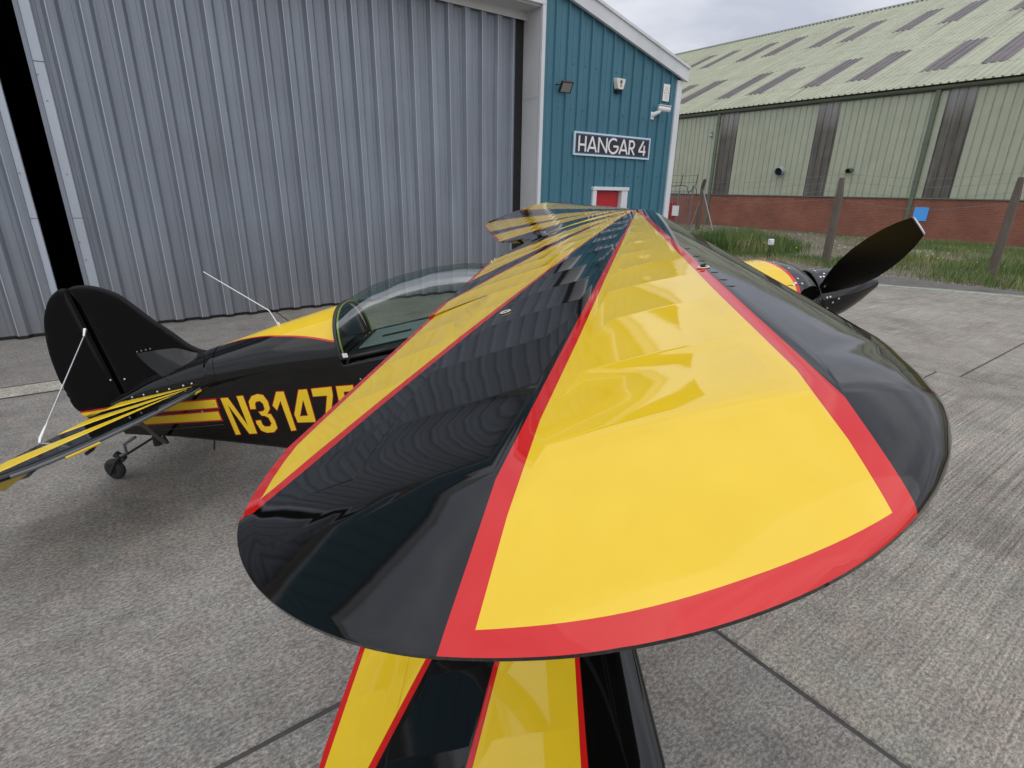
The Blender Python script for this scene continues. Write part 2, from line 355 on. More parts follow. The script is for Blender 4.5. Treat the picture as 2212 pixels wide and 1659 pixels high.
for k, s_ in enumerate(np.linspace(-6, 12, 40)):
    c_ = a_+dd*s_; o1 = .30+.05*math.sin(k*2.1)+.03*math.sin(k*5.3); nrm2 = -nn/np.linalg.norm(nn)*(-1)
    nrm2 = nrm2 if nrm2[0] > 0 else -nrm2
    P.append([(*(c_+nrm2*o1), .0035), (min((c_+nrm2*2.6)[0], 17.45), (c_+nrm2*2.6)[1], .0035)])
ts.grid(P); ts.build('tarmac_strip', M_ASPH, apron)

# verge soil, gently uneven
def vh(x, y):
    return .03*np.sin(x*.9+y*.4)+.03*np.sin(y*1.1-x*.5) - .02
X, Y = np.meshgrid(np.linspace(17.2, 34.6, 60), np.linspace(-30, 70, 160), indexing='ij')
Z = np.where(X < 17.7, -.03, vh(X, Y)); vg = MB(); vg.grid(np.dstack([X, Y, Z]))
set_props(vg.build('verge', M_SOIL, smooth=60), kind='structure')
# yard behind the fence, beside the hangar
yd = MB(); yd.add([(11.9,10.6,-.02),(17.3,10.6,-.02),(17.3,70,-.02),(11.9,70,-.02)], [(0,1,2,3)]); set_props(yd.build('yard', M_ASPH), kind='structure')

def smooth_noise(x, y, s, seed):
    r = np.random.default_rng(seed); G = r.random((64, 64)); xi = np.mod(x/s, 63); yi = np.mod(y/s, 63)
    i = xi.astype(int); j = yi.astype(int); fx = xi-i; fy = yi-j; fx = fx*fx*(3-2*fx); fy = fy*fy*(3-2*fy); i2 = (i+1) % 64; j2 = (j+1) % 64
    return (G[i, j]*(1-fx)+G[i2, j]*fx)*(1-fy)+(G[i, j2]*(1-fx)+G[i2, j2]*fx)*fy
def blades(name, n, xr, yr, dens, hr, wr, lean=.5, tone_bias=0.0, seed=1):
    r = np.random.default_rng(seed); px = r.uniform(*xr, n*3); py = r.uniform(*yr, n*3)
    d = dens(px, py); keep = r.random(n*3) < d; px = px[keep][:n]; py = py[keep][:n]; k = len(px)
    h = r.uniform(*hr, k)*(.55+.9*smooth_noise(px, py, .7, seed+5)); wd = r.uniform(*wr, k); an = r.uniform(0, 2*np.pi, k); la = r.uniform(0, 2*np.pi, k); le = r.uniform(.1, lean, k)*h
    z = np.where(px < 17.7, -.03, vh(px, py))
    V = np.zeros((k, 5, 3)); dx = np.cos(an)*wd; dy = np.sin(an)*wd; lx = np.cos(la)*le; ly = np.sin(la)*le
    V[:, 0] = np.stack([px-dx, py-dy, z-.02], 1); V[:, 1] = np.stack([px+dx, py+dy, z-.02], 1)
    V[:, 2] = np.stack([px-dx*.7+lx*.4, py-dy*.7+ly*.4, z+h*.6], 1); V[:, 3] = np.stack([px+dx*.7+lx*.4, py+dy*.7+ly*.4, z+h*.6], 1)
    V[:, 4] = np.stack([px+lx, py+ly, z+h], 1)
    F = []; b = np.arange(k)*5
    quads = np.stack([b, b+1, b+3, b+2], 1); tris = np.stack([b+2, b+3, b+4], 1)
    me = bpy.data.meshes.new(name); me.from_pydata(V.reshape(-1, 3), [], quads.tolist()+tris.tolist())
    tone = np.clip(.15+.75*smooth_noise(px, py, 1.6, seed+9)+r.normal(0, .14, k)+tone_bias, 0, 1)
    at = me.attributes.new('tone', 'FLOAT', 'POINT'); at.data.foreach_set('value', np.repeat(tone, 5).astype(np.float32))
    me.materials.append(M_GRASS); return set_props(link(name, me), kind='stuff')
def dens_main(x, y):
    e = np.clip((x-17.35)/.5, 0, 1); patch = smooth_noise(x, y, 2.2, 31)
    far = np.where(x > 24, np.clip((patch-.42)*4, 0.06, 1), np.clip((patch-.18)*4, .25, 1))
    # bare, stony ground between the fence and the wall further along
    bare = ((y > 8.2+ (x-18)*.25) & (x > 20)).astype(float)
    return e*far*(1-.82*bare)
blades('grass', 60000, (17.3, 34.2), (-4, 24), dens_main, (.06, .21), (.004, .009), seed=3)
blades('tall_weeds', 9000, (17.5, 30), (-3, 20), lambda x, y: np.clip((smooth_noise(x, y, 1.5, 77)-.55)*5, 0, 1)*((x < 21) | (y < 9))*(1.0-.75*((x > 20.5) & (y > 8))), (.22, .46), (.006, .014), lean=.6, tone_bias=-.12, seed=12)
# weed thicket beside the wing (left of the marker post)
blades('weed_thicket', 9000, (18.6, 24.5), (10.4, 16.5), lambda x, y: np.clip(1.25-np.hypot((x-20.6)/2.6, (y-12.9)/2.2), 0, 1), (.35, .75), (.006, .014), lean=.5, tone_bias=-.15, seed=22)
fl = MB()
for k in range(60):
    x, y = rng.uniform(17.8, 24), rng.uniform(2, 15); z = float(vh(x, y))+rng.uniform(.25, .5); r_ = rng.uniform(.012, .03)
    fl.add([(x-r_,y,z),(x,y-r_,z),(x+r_,y,z),(x,y+r_,z),(x,y,z+r_)], [(0,1,4),(1,2,4),(2,3,4),(3,0,4)])
set_props(fl.build('wild_flowers', M_WEEDFL), kind='stuff')
rb = MB()
for k in range(700):
    x = rng.uniform(24, 34.0) if k % 3 else rng.uniform(17.2, 17.7); y = rng.uniform(7, 24) if k % 3 else rng.uniform(0, 8); s_ = abs(rng.normal(.0, .05))+.02
    if k % 3 == 0: s_ *= .4
    z = float(vh(x, y)) if x > 17.7 else -.01
    pts_ = [(x+s_*rng.uniform(-1, 1), y+s_*rng.uniform(-1, 1), z+s_*.5*rng.uniform(-.4, 1)) for _ in range(7)]
    bm = bmesh.new(); [bm.verts.new(p) for p in pts_]; bmesh.ops.convex_hull(bm, input=bm.verts[:]); bm.verts.index_update()
    rb.add([v.co for v in bm.verts], [[v.index for v in f.verts] for f in bm.faces]); bm.free()
set_props(rb.build('rubble', M_RUBBLE), kind='stuff')
# old dark sheeting in the grass at the right edge
tb = MB(); P = []
for i in range(7):
    P.append([(18.25+.12*i, 3.25-.26*j+.05*math.sin(3*i+j), .05+.16*math.exp(-((i-3)**2+(j-3)**2)/7)+.03*math.sin(5*i+3*j)) for j in range(7)])
tb.grid(P); o = tb.build('plastic_sheet', M_KM, smooth=50); o.modifiers.new('solid', 'SOLIDIFY').thickness = .01
set_props(o, 'crumpled dark plastic sheet lying in the grass by the right fence post', 'plastic sheet')

# ------------------------------------------------------------------ hangar
YF, YD = 9.45, 10.03        # facade plane, door plane
XR = 11.84                  # right corner
XC, SL, EAVE = -.6, .262, 4.80
def rake(x): return EAVE + SL*(XR - abs(x-XC) - XC)
hangar = thing('hangar', (7.5, YF, 0), 'teal clad hangar with big grey sliding doors and white trim', 'hangar')
def H(mb, name, mats, smooth=None, parent=None):
    mb.v = [(x-7.5, y-YF, z) if parent is None else (x-7.5, y-YF, z) for x, y, z in mb.v]
    return mb.build(name, mats, parent or hangar, smooth)
def profile(x0, x1, pitch, pts, phase=0.0):
    """list of (x, depth) for a ribbed sheet"""
    out = []; k0 = math.floor((x0-phase)/pitch)-1; k1 = math.ceil((x1-phase)/pitch)+1
    raw = [(phase+k*pitch+u*pitch, d) for k in range(k0, k1) for u, d in pts]
    def at(x):
        for (a, da), (b, db) in zip(raw, raw[1:]):
            if a <= x <= b: return da+(db-da)*(x-a)/max(b-a, 1e-9)
        return 0
    out = [(x0, at(x0))]+[r for r in raw if x0+1e-4 < r[0] < x1-1e-4]+[(x1, at(x1))]
    return out
def split(prof, xs_):
    for xx in xs_:
        for i in range(len(prof)-1):
            if prof[i][0]+1e-4 < xx < prof[i+1][0]-1e-4:
                (a, da), (b, db) = prof[i], prof[i+1]; prof.insert(i+1, (xx, da+(db-da)*(xx-a)/(b-a))); break
    return prof
DX0, DX1, DTOP = 9.215, 10.07, 2.125        # red door opening
HDR = 5.40                                   # header height
JX = 7.50
cl = MB(); TP = [(0,0),(.10,.0),(.125,.042),(.225,.042),(.26,0),(.62,0),(.63,.006),(.66,.006),(.67,0),(1,0)]
pr = split(profile(JX+.06, XR-.10, .3285, TP, phase=7.80), [DX0, DX1])
for (xa, da), (xb, db) in zip(pr, pr[1:]):
    z0 = DTOP if (xa+xb)/2 > DX0 and (xa+xb)/2 < DX1 else 0.02
    cl.add([(xa, YF-da, z0), (xb, YF-db, z0), (xb, YF-db, rake(xb)-.05), (xa, YF-da, rake(xa)-.05)], [(0,1,2,3)])
pr = profile(-13.2, JX+.06, .3285, TP, phase=7.80)
pr = split(pr, [XC])
for (xa, da), (xb, db) in zip(pr, pr[1:]):
    cl.add([(xa, YF-da, HDR+.10), (xb, YF-db, HDR+.10), (xb, YF-db, rake(xb)-.05), (xa, YF-da, rake(xa)-.05)], [(0,1,2,3)])
H(cl, 'cladding', M_TEAL)
# fixing screws: heads on the flats, in rows
sc = MB()
for zr in (1.35, 2.45, 3.72, 4.55):
    for k in range(13):
        x = 7.80+.3285*k+.62*.3285+.04*math.sin(k*7)
        if x > XR-.2 or zr > rake(x)-.2 or rng.random() < .3: continue
        sc.tube([(x, YF-.001, zr), (x, YF-.014, zr)], .014, 6)
set_props(H(sc, 'screw_heads', M_GREYSTRUT), kind='stuff')
# side and rear walls, roof
sw = MB()
sw.box(XR-.02, XR, YF+.02, 48, 0, EAVE-.02); sw.box(-13.1, -13.08, YF+.02, 48, 0, EAVE-.02); sw.box(-13.08, XR-.02, 47.9, 48, 0, EAVE)
H(sw, 'side_wall', M_TEAL)
rf = MB()
for sgn in (1, -1):
    xe = XC+sgn*(XR-XC+.10)
    zE = EAVE-.262*.10+.02
    P = [(xe, YF-.12, zE), (XC, YF-.12, rake(XC)+.02), (XC, 48, rake(XC)+.02), (xe, 48, zE)]
    Q = [(a, b, c_+.08) for a, b, c_ in P]
    rf.add(P+Q, [(0,1,2,3),(4,7,6,5),(0,4,5,1),(2,6,7,3),(0,3,7,4)])
H(rf, 'roof', M_GALVL)
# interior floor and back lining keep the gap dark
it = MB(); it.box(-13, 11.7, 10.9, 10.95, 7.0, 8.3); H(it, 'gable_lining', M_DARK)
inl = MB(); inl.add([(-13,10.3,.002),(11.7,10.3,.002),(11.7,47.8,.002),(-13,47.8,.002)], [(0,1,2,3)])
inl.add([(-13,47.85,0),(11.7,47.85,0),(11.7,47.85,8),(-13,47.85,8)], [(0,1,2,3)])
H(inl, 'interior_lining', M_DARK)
bmr = MB(); bmr.obox((-2.0, 13.2, 5.55), (1.6, 0, 0), (0, .07, 0), (0, 0, .10)); H(bmr, 'roof_beam', M_CREAM)
# white barge board along the gable, corner flashing, door frame edge
bb = MB()
for sgn in (1, -1):
    xe = XC+sgn*(XR-XC+.12)
    def zz(x): return EAVE + SL*(XR-XC-abs(x-XC))
    for (y0, y1, lo, hi) in ((YF-.125, YF-.05, -.16, .10), (YF-.16, YF+.02, .10, .155)):
        bb.add([(XC,y0,zz(XC)+lo),(xe,y0,zz(xe)+lo),(xe,y0,zz(xe)+hi),(XC,y0,zz(XC)+hi),(XC,y1,zz(XC)+lo),(xe,y1,zz(xe)+lo),(xe,y1,zz(xe)+hi),(XC,y1,zz(XC)+hi)],
               [(0,1,2,3),(7,6,5,4),(0,4,5,1),(3,2,6,7),(1,5,6,2)] if sgn > 0 else [(3,2,1,0),(4,5,6,7),(1,5,4,0),(7,6,2,3),(2,6,5,1)])
H(bb, 'barge_board', M_WTRIM)
ef = MB(); ef.box(XR-.0, XR+.13, YF-.115, 48, EAVE-.17, EAVE-.02); H(ef, 'eaves_gutter', M_WTRIM)
cf = MB(); cf.cbox(XR-.16, XR+.02, YF-.05, YF+.10, 0, EAVE-.17, .008); H(cf, 'corner_flashing', M_WTRIM)
df = MB(); df.cbox(JX+.0, JX+.085, YF-.045, YF+.03, 0, HDR+.03, .006); df.cbox(-13, JX+.085, YF-.046, YF+.03, HDR+.03, HDR+.11, .006)
H(df, 'door_frame_edge', M_WTRIM)
jm = MB()
for z0, z1 in ((0, 1.62), (1.625, 3.86), (3.865, HDR)):
    jm.add([(JX,YF+.03,z0),(JX,YD+.10,z0),(JX,YD+.10,z1),(JX,YF+.03,z1)], [(3,2,1,0)])
    jm.add([(JX,YF+.03,z1),(JX,YD+.1,z1),(JX-.004,YD+.1,z1-.02),(JX-.004,YF+.03,z1-.02)], [(3,2,1,0)])
H(jm, 'jamb_lining', M_JAMB)
hs = MB(); hs.box(-13, JX, YF+.03, YD+.12, HDR, HDR+.03); hs.box(-13, JX, YD-.105, YD-.085, HDR-.14, HDR)
H(hs, 'header_lining', M_JAMB)
gu = MB(); gu.box(JX-.25, JX-.002, YD-.02, YD+.1, 0, HDR); H(gu, 'door_guide', M_KM)
# sliding door leaves
DP = [(0,0),(.115,0),(.118,.002),(.128,.002),(.131,0),(.26,0),(.38,.075),(.382,.083),(.412,.083),(.414,.075),(.66,.075),(.78,0),(1,.0)]
def door_leaf(x0, x1, edge_left, edge_right, y, ph):
    d = MB(); pr = profile(x0, x1, .3655, DP, ph)
    for (xa, da), (xb, db) in zip(pr, pr[1:]):
        mi_ = 1 if da > .08 and db > .08 else (2 if .001 < da < .003 and .001 < db < .003 else 0)  # paler crest strip: light caught by the rib edge, put into the colour
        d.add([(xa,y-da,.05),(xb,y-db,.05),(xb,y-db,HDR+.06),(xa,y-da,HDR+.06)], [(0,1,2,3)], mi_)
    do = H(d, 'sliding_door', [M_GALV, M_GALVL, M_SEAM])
    bsd = MB()
    for (xa, da), (xb, db) in zip(pr, pr[1:]):
        bsd.add([(xa,y-da+.006,.012),(xb,y-db+.006,.012),(xb,y-db+.006,.05),(xa,y-da+.006,.05)], [(0,1,2,3)])
    H(bsd, 'bottom_seal', M_KM, parent=do)
    # the pale strip along every rib arris is a painted highlight
    for x, w_, on in ((x0, .17, edge_left), (x1-.17, .17, edge_right)):
        if not on: continue
        f = MB()
        for z0, z1 in ((.06, 1.62), (1.625, 3.55), (3.555, HDR)):
            f.cbox(x, x+w_, y-.062, y+.05, z0, z1, .006)
        fo = H(f, 'edge_flashing', M_GALVL, parent=do)
        sh = MB()
        for z in (.35, .55, 1.05, 1.3, 2.2, 3.1, 3.4, 4.4):
            xx = x+.09+.03*math.sin(z*9); sh.tube([(xx, y-.06, z), (xx, y-.069, z)], .011, 8)
        set_props(H(sh, 'screw_heads', M_STEEL, parent=do), kind='stuff')
    return do
door_leaf(-.43, JX-.25, True, False, YD, .11)
door_leaf(-9.2, -.75, False, True, YD-.0, .02)
# red personnel door with white frame
rd = MB(); rd.cbox(DX0+.02, DX1-.02, YF+.06, YF+.11, .03, DTOP-.015, .004); rdo = H(rd, 'entrance_door', M_RDOOR)
fm = MB(); fm.cbox(DX0-.10, DX0+.015, YF-.055, YF+.12, .0, DTOP, .005); fm.cbox(DX1-.015, DX1+.19, YF-.055, YF+.12, 0, DTOP, .005)
fm.cbox(DX0-.12, DX1+.21, YF-.075, YF+.12, DTOP, DTOP+.075, .005); H(fm, 'door_frame', M_WTRIM, parent=rdo)
rv = MB(); rv.box(DX1-.017, DX1-.015, YF+.0, YF+.06, .02, DTOP-.002); H(rv, 'door_reveal', M_JAMB, parent=rdo)
hd = MB(); hd.tube([(DX0+.10, YF+.06, 1.05), (DX0+.10, YF+.01, 1.05), (DX0+.20, YF+.01, 1.05)], .011); H(hd, 'door_handle', M_STEEL, parent=rdo)

# ------------------------------------------------------------------ fittings on the facade
def F(mb, name, mats, parent, org, smooth=None):
    mb.v = [(x-org[0], y-org[1], z-org[2]) for x, y, z in mb.v]; return mb.build(name, mats, parent, smooth)
# HANGAR 4 sign
SX, SZ, SW, SH = 9.665, 3.07, 2.44, .47; SY = YF-.055
org = (SX, SY, SZ)
sg = thing('hangar_sign', org, 'dark sign with pale frame reading HANGAR 4 above the red door', 'sign')
s = MB(); s.cbox(SX-SW/2+.03, SX+SW/2-.03, SY, SY+.025, SZ-SH/2+.03, SZ+SH/2-.03, .003); F(s, 'sign_face', M_SIGNK, sg, org)
s = MB()
for (a, b, c_, d) in ((-SW/2, SW/2, SH/2-.035, SH/2), (-SW/2, SW/2, -SH/2, -SH/2+.035)): s.box(SX+a, SX+b, SY-.008, SY+.03, SZ+c_, SZ+d)
for (a, b) in ((-SW/2, -SW/2+.035), (SW/2-.035, SW/2)): s.box(SX+a, SX+b, SY-.008, SY+.03, SZ-SH/2+.035, SZ+SH/2-.035)
F(s, 'sign_frame', M_SIGNF, sg, org)
s = MB()
for (a, b, c_, d) in ((-SW/2+.037, SW/2-.037, SH/2-.062, SH/2-.037), (-SW/2+.037, SW/2-.037, -SH/2+.037, -SH/2+.062)): s.box(SX+a, SX+b, SY-.004, SY, SZ+c_, SZ+d)
for (a, b) in ((-SW/2+.037, -SW/2+.062), (SW/2-.062, SW/2-.037)): s.box(SX+a, SX+b, SY-.004, SY, SZ-SH/2+.062, SZ+SH/2-.062)
F(s, 'sign_border', M_SIGNB, sg, org)
LT = .042     # stroke width
def stroke(mb, pts, w_=LT, y=SY-.011):
    pts = [np.array(p, float) for p in pts]; n = len(pts); Lp, Rp = [], []
    for i, p in enumerate(pts):
        d0 = pts[i]-pts[i-1] if i else pts[1]-pts[0]; d1 = pts[i+1]-pts[i] if i < n-1 else d0
        d0 = d0/np.linalg.norm(d0); d1 = d1/np.linalg.norm(d1); t_ = d0+d1; t_ /= np.linalg.norm(t_); nn_ = np.array([-t_[1], t_[0]]); k = 1/max(.45, nn_.dot(np.array([-d0[1], d0[0]])))
        Lp.append(p+nn_*w_/2*k); Rp.append(p-nn_*w_/2*k)
    for i in range(n-1):
        q_ = [Lp[i], Rp[i], Rp[i+1], Lp[i+1]]
        mb.add([(a[0], y, a[1]) for a in q_]+[(a[0], y+.0105, a[1]) for a in q_], [(0,1,2,3),(7,6,5,4),(0,4,5,1),(1,5,6,2),(2,6,7,3),(3,7,4,0)])
def arc(cx, cz, rx, rz, a0, a1, n=16): return [(cx+rx*math.cos(rad(a0+(a1-a0)*k/n)), cz+rz*math.sin(rad(a0+(a1-a0)*k/n))) for k in range(n+1)]
h0, h1 = SZ-.155, SZ+.155; x_ = SX-SW/2
def letter(name_strokes):
    s = MB()
    for st in name_strokes: stroke(s, st)
    # strokes that cross share a face plane: nudge each one
    k = 0; per = {}
    return s
def put(strokes):
    s = MB()
    for k, st in enumerate(strokes): stroke(s, st, y=SY-.011-.0004*k)
    F(s, 'sign_letter', M_WHT, sg, org)
def Aletter(x0, wd): return [[(x0, h0), (x0+wd/2, h1)], [(x0+wd/2, h1), (x0+wd, h0)], [(x0+wd*.19, h0+.085), (x0+wd*.81, h0+.085)]]
put([[(x_+.145, h0), (x_+.145, h1)], [(x_+.335, h0), (x_+.335, h1)], [(x_+.145, SZ-.02), (x_+.335, SZ-.02)]])
put(Aletter(x_+.405, .26))
put([[(x_+.735, h0), (x_+.735, h1)], [(x_+.735, h1-.01), (x_+.985, h0+.01)], [(x_+.985, h0), (x_+.985, h1)]])
put([arc(x_+1.20, SZ, .155, .15, 52, 360), [(x_+1.355, SZ-.005), (x_+1.20, SZ-.005)]])
put(Aletter(x_+1.40, .26))
put([[(x_+1.725, h0), (x_+1.725, h1)], [(x_+1.725, h1-.02), (x_+1.80, h1-.02)]+arc(x_+1.80, h1-.095, .085, .078, 88, -88, 10)+[(x_+1.80, h1-.172), (x_+1.725, h1-.172)], [(x_+1.79, h1-.172), (x_+1.90, h0)]])
put([[(x_+2.20, h1), (x_+2.06, h0+.09)], [(x_+2.05, h0+.085), (x_+2.29, h0+.085)], [(x_+2.235, h0), (x_+2.235, h0+.22)]])
# floodlight
org = (8.0, YF, 4.09)
fl_ = thing('floodlight', org, 'black square LED floodlight tilted on the teal wall near the door', 'floodlight')
s = MB(); s.obox((8.05, YF-.17, 4.08), (.135, -.02, 0), (.03, .085, -.085), (.0, .013, .014)); F(s, 'lamp_housing', M_KM, fl_, org)
s = MB(); s.obox((8.05, YF-.185, 4.064), (.108, -.016, 0), (.024, .068, -.068), (.0, .002, .002)); F(s, 'lamp_glass', M_LENS, fl_, org)
s = MB(); s.tube([(7.90, YF, 4.12), (7.90, YF-.10, 4.12), (7.94, YF-.14, 4.11)], .012); F(s, 'bracket', M_KM, fl_, org); s = MB(); s.tube([(8.16, YF, 4.12), (8.16, YF-.12, 4.10)], .012); F(s, 'bracket', M_KM, fl_, org)
# alarm box
org = (9.67, YF-.03, 4.30)
al = thing('alarm_box', org, 'cream shield shaped alarm box with dark blue base on teal wall', 'alarm box')
def shield(y0, y1, w0, w1, z0, z1, n=10):
    s = MB(); prof = [(-w0, z1), (w0, z1), (w0*.98, z1-.06), (w1, z0+.02), (w1*.7, z0), (-w1*.7, z0), (-w1, z0+.02), (-w0*.98, z1-.06)]
    m_ = len(prof); A = [(9.67+x, y1, z) for x, z in prof]; B = [(9.67+x*.88, y0, z*.92+.08*(z0+z1)/2) for x, z in prof]
    s.add(A+B, [(k, m_+k, m_+(k+1) % m_, (k+1) % m_) for k in range(m_)]+[tuple(m_+k for k in range(m_-1, -1, -1))]); return s
F(shield(YF-.13, YF-.032, .145, .095, 4.205, 4.43), 'alarm_cover', M_CREAMP, al, org)
s = MB(); s.add([(9.67-.10,YF-.032,4.20),(9.67+.10,YF-.032,4.20),(9.67+.06,YF-.032,4.13),(9.67-.06,YF-.032,4.13),(9.67-.09,YF-.11,4.20),(9.67+.09,YF-.11,4.20),(9.67+.045,YF-.085,4.14),(9.67-.045,YF-.085,4.14)], [(4,7,6,5),(0,4,5,1),(1,5,6,2),(2,6,7,3),(3,7,4,0)]); F(s, 'strobe_lens', M_NAVY, al, org)
s = MB()
s.tube([(9.67+.03*math.cos(a), YF-.1335, 4.355+.035*math.sin(a)) for a in np.linspace(0, 2*math.pi, 14)], .006, 5)
s.box(9.67-.012, 9.67+.012, YF-.134, YF-.131, 4.33, 4.375); s.box(9.67-.03, 9.67+.03, YF-.134, YF-.131, 4.285, 4.297); s.box(9.67-.035, 9.67+.035, YF-.134, YF-.131, 4.262, 4.27); F(s, 'printed_badge', M_PRINT, al, org)
# CCTV camera
org = (11.02, YF, 3.9)
cc = thing('security_camera', org, 'white bullet security camera on a bracket below the notice', 'security camera')
s = MB(); a0 = Vector((10.955, YF-.13, 3.96)); dr = Vector((.25, -.15, -.03)); a1 = a0+dr
s.tube([a0, a0+dr*.02, a0+dr*.97, a1], [.052, .062, .062, .055], 14); F(s, 'camera_body', M_WHT, cc, org, 40)
s = MB(); s.tube([a1-dr*.02+Vector((0,0,0)), a1+dr*.012], .048, 14); F(s, 'lens', M_KM, cc, org, 40)
s = MB(); s.obox(tuple(a0+dr*.55+Vector((0,0,.066))), tuple(dr*.52), (.035, .057, 0), (0, 0, .006)); F(s, 'sun_shield', M_WHT, cc, org)
s = MB(); s.tube([(10.90, YF-.0, 3.80), (10.90, YF-.05, 3.82), (10.99, YF-.15, 3.88), (11.03, YF-.18, 3.93)], [.06, .05, .04, .03], 10); s.cbox(10.84, 10.96, YF-.035, YF, 3.72, 3.88, .006); F(s, 'bracket', M_WHT, cc, org, 40)
# warning notice
org = (11.30, YF-.04, 4.32)
nt_ = thing('warning_notice', org, 'white warning notice with triangle beside the white corner trim', 'notice')
s = MB(); s.box(11.185, 11.415, YF-.045, YF-.037, 4.14, 4.50); F(s, 'notice_board', M_WHT, nt_, org)
s = MB(); tri = [(11.30, 4.45), (11.215, 4.305), (11.385, 4.305)]
for k in range(3):
    a, b = tri[k], tri[(k+1) % 3]; s.tube([(a[0], YF-.046, a[1]), (b[0], YF-.046, b[1])], .0045, 4)
s.box(11.296, 11.304, YF-.0475, YF-.045, 4.335, 4.40); s.box(11.23, 11.37, YF-.0475, YF-.045, 4.255, 4.262); s.box(11.24, 11.36, YF-.0475, YF-.045, 4.225, 4.231); s.box(11.25, 11.35, YF-.0475, YF-.045, 4.195, 4.20); F(s, 'notice_print', M_RPRINT, nt_, org)

# ------------------------------------------------------------------ green warehouse
XG = 34.3; AL = rad(23); SE = 7.30; XE = 34.0; RL = 25.2
wh = thing('warehouse', (XG, 16, 0), 'long pale green corrugated warehouse on a red brick base', 'warehouse')
def Wd(mb, name, mats, smooth=None, parent=None):
    mb.v = [(x-XG, y-16, z) for x, y, z in mb.v]; return mb.build(name, mats, parent or wh, smooth)
Y0, Y1 = -22, 62
b = MB(); b.box(XG-.10, XG+.12, Y0, Y1, -.1, 2.0); Wd(b, 'brick_wall', M_BRICK)
b = MB(); b.box(XG-.16, XG+.10, Y0, Y1, 2.0, 2.055); Wd(b, 'sill_flashing', M_GRND)
# wall sheets
panels = [(22.42, 23.60), (16.17, 17.33), (10.06, 11.20), (3.9, 5.05), (28.6, 29.8), (35, 36.2)]
WP = [(0,.042),(.78,.042),(.82,0),(.93,0),(.97,.042),(1,.042)]
def wallsheets(y0, y1, name, mat, pitch=.362, depth=0.0, zt=7.10, ph=0.):
    m_ = MB(); pr = profile(y0, y1, pitch, WP, ph)
    for (ya, da), (yb, db) in zip(pr, pr[1:]):
        m_.add([(XG-da-depth, yb, 2.055), (XG-db*0-da-depth if False else XG-da-depth, ya, 2.055), (XG-da-depth, ya, zt), (XG-db-depth, yb, zt)], [(0,1,2,3)]) if False else m_.add([(XG-db-depth, yb, 2.055), (XG-da-depth, ya, 2.055), (XG-da-depth, ya, zt), (XG-db-depth, yb, zt)], [(0,1,2,3)])
    Wd(m_, name, mat)
edges = sorted(panels); cur = Y0
for a, b2 in edges:
    wallsheets(cur, a, 'wall_cladding', M_GRN); wallsheets(a-.03, b2+.03, 'translucent_panel', M_TRANSL, depth=.012); cur = b2
wallsheets(cur, Y1, 'wall_cladding', M_GRN)
# gutter, eaves
gt = MB(); P = []
for ang in np.linspace(-10, 190, 9): P.append([(XG-.17+.12*math.cos(rad(ang+180)), y, 7.17+.13*math.sin(rad(ang+180))) for y in (Y0, Y1)])
gt.grid(P); gt.box(XG-.05, XG-.02, Y0, Y1, 6.98, 7.2); Wd(gt, 'gutter', M_GRND, 50)
for y in (23.80, 11.63, -1.0, 36.2):
    d = MB(); d.cbox(XG-.20, XG-.05, y-.10, y+.10, -.05, 7.05, .02)
    for z in (1.2, 2.8, 4.6, 6.4): d.box(XG-.21, XG-.04, y-.12, y+.12, z, z+.06)
    Wd(d, 'downpipe', M_GRND)
# roof sheets in courses, each lapped over the one below
def roofpt(s_, y, hgt): return (XE+s_*math.cos(AL)-hgt*math.sin(AL), y, SE+s_*math.sin(AL)+hgt*math.cos(AL))
RPf = [(0,0),(.10,0),(.17,.045),(.36,.045),(.43,0),(1,0)]
rprof = profile(Y0, Y1, .335, RPf, .07)
courses = [(-.12, 2.55), (2.5, 8.15), (8.1, 14.35), (14.3, 19.85), (19.8, RL)]
sky_y = [4.2, 6.75, 10.4, 12.85, 16.5, 19.2, 22.95, 25.3, 29.05, 31.6, 35.35, 37.9, 41.6, 44.2]
rs = MB()
for ci, (s0, s1) in enumerate(courses):
    for (ya, da), (yb, db) in zip(rprof, rprof[1:]):
        ym = (ya+yb)/2
        if ci in (1, 3) and any(abs(ym-yy) < .56 for yy in sky_y): continue
        lo, hi = .012, .0
        rs.add([roofpt(s0, ya, da+lo), roofpt(s0, yb, db+lo), roofpt(s1, yb, db+hi), roofpt(s1, ya, da+hi)], [(0,3,2,1)])
        rs.add([roofpt(s0, ya, da+lo), roofpt(s0, yb, db+lo), roofpt(s0, yb, db+lo-.012), roofpt(s0, ya, da+lo-.012)], [(0,1,2,3)])
Wd(rs, 'roof_sheets', M_GRNROOF)
for ci in (1, 3):
    s0, s1 = courses[ci]
    for yy in sky_y:
        sk = MB()
        for (ya, da), (yb, db) in zip(rprof, rprof[1:]):
            ym = (ya+yb)/2
            if abs(ym-yy) >= .56: continue
            sk.add([roofpt(s0+.05, ya, da+.02), roofpt(s0+.05, yb, db+.02), roofpt(s1-.05, yb, db+.004), roofpt(s1-.05, ya, da+.004)], [(0,3,2,1)])
        Wd(sk, 'roof_light', M_SKYL)
        # streaks of dirt washed out below each roof light
        if rng.random() < .75:
            st = MB(); n_s = rng.integers(1, 4)
            for k in range(n_s):
                y = yy+.56*rng.uniform(-1, .2); y = round((y-.07)/.335)*.335+.07+.335*.75; w_ = rng.uniform(.05, .085)
                s_a = s0-.02; ln = min(rng.uniform(1.2, 4.8), s_a+.1 if ci == 1 else 5.5)
                st.add([roofpt(s_a-ln, y-.035, .010), roofpt(s_a-ln, y+.035, .010), roofpt(s_a, y+.07, .010), roofpt(s_a, y-.07, .010)], [(0,3,2,1)])
            Wd(st, 'dirt_streak', M_STAIN)
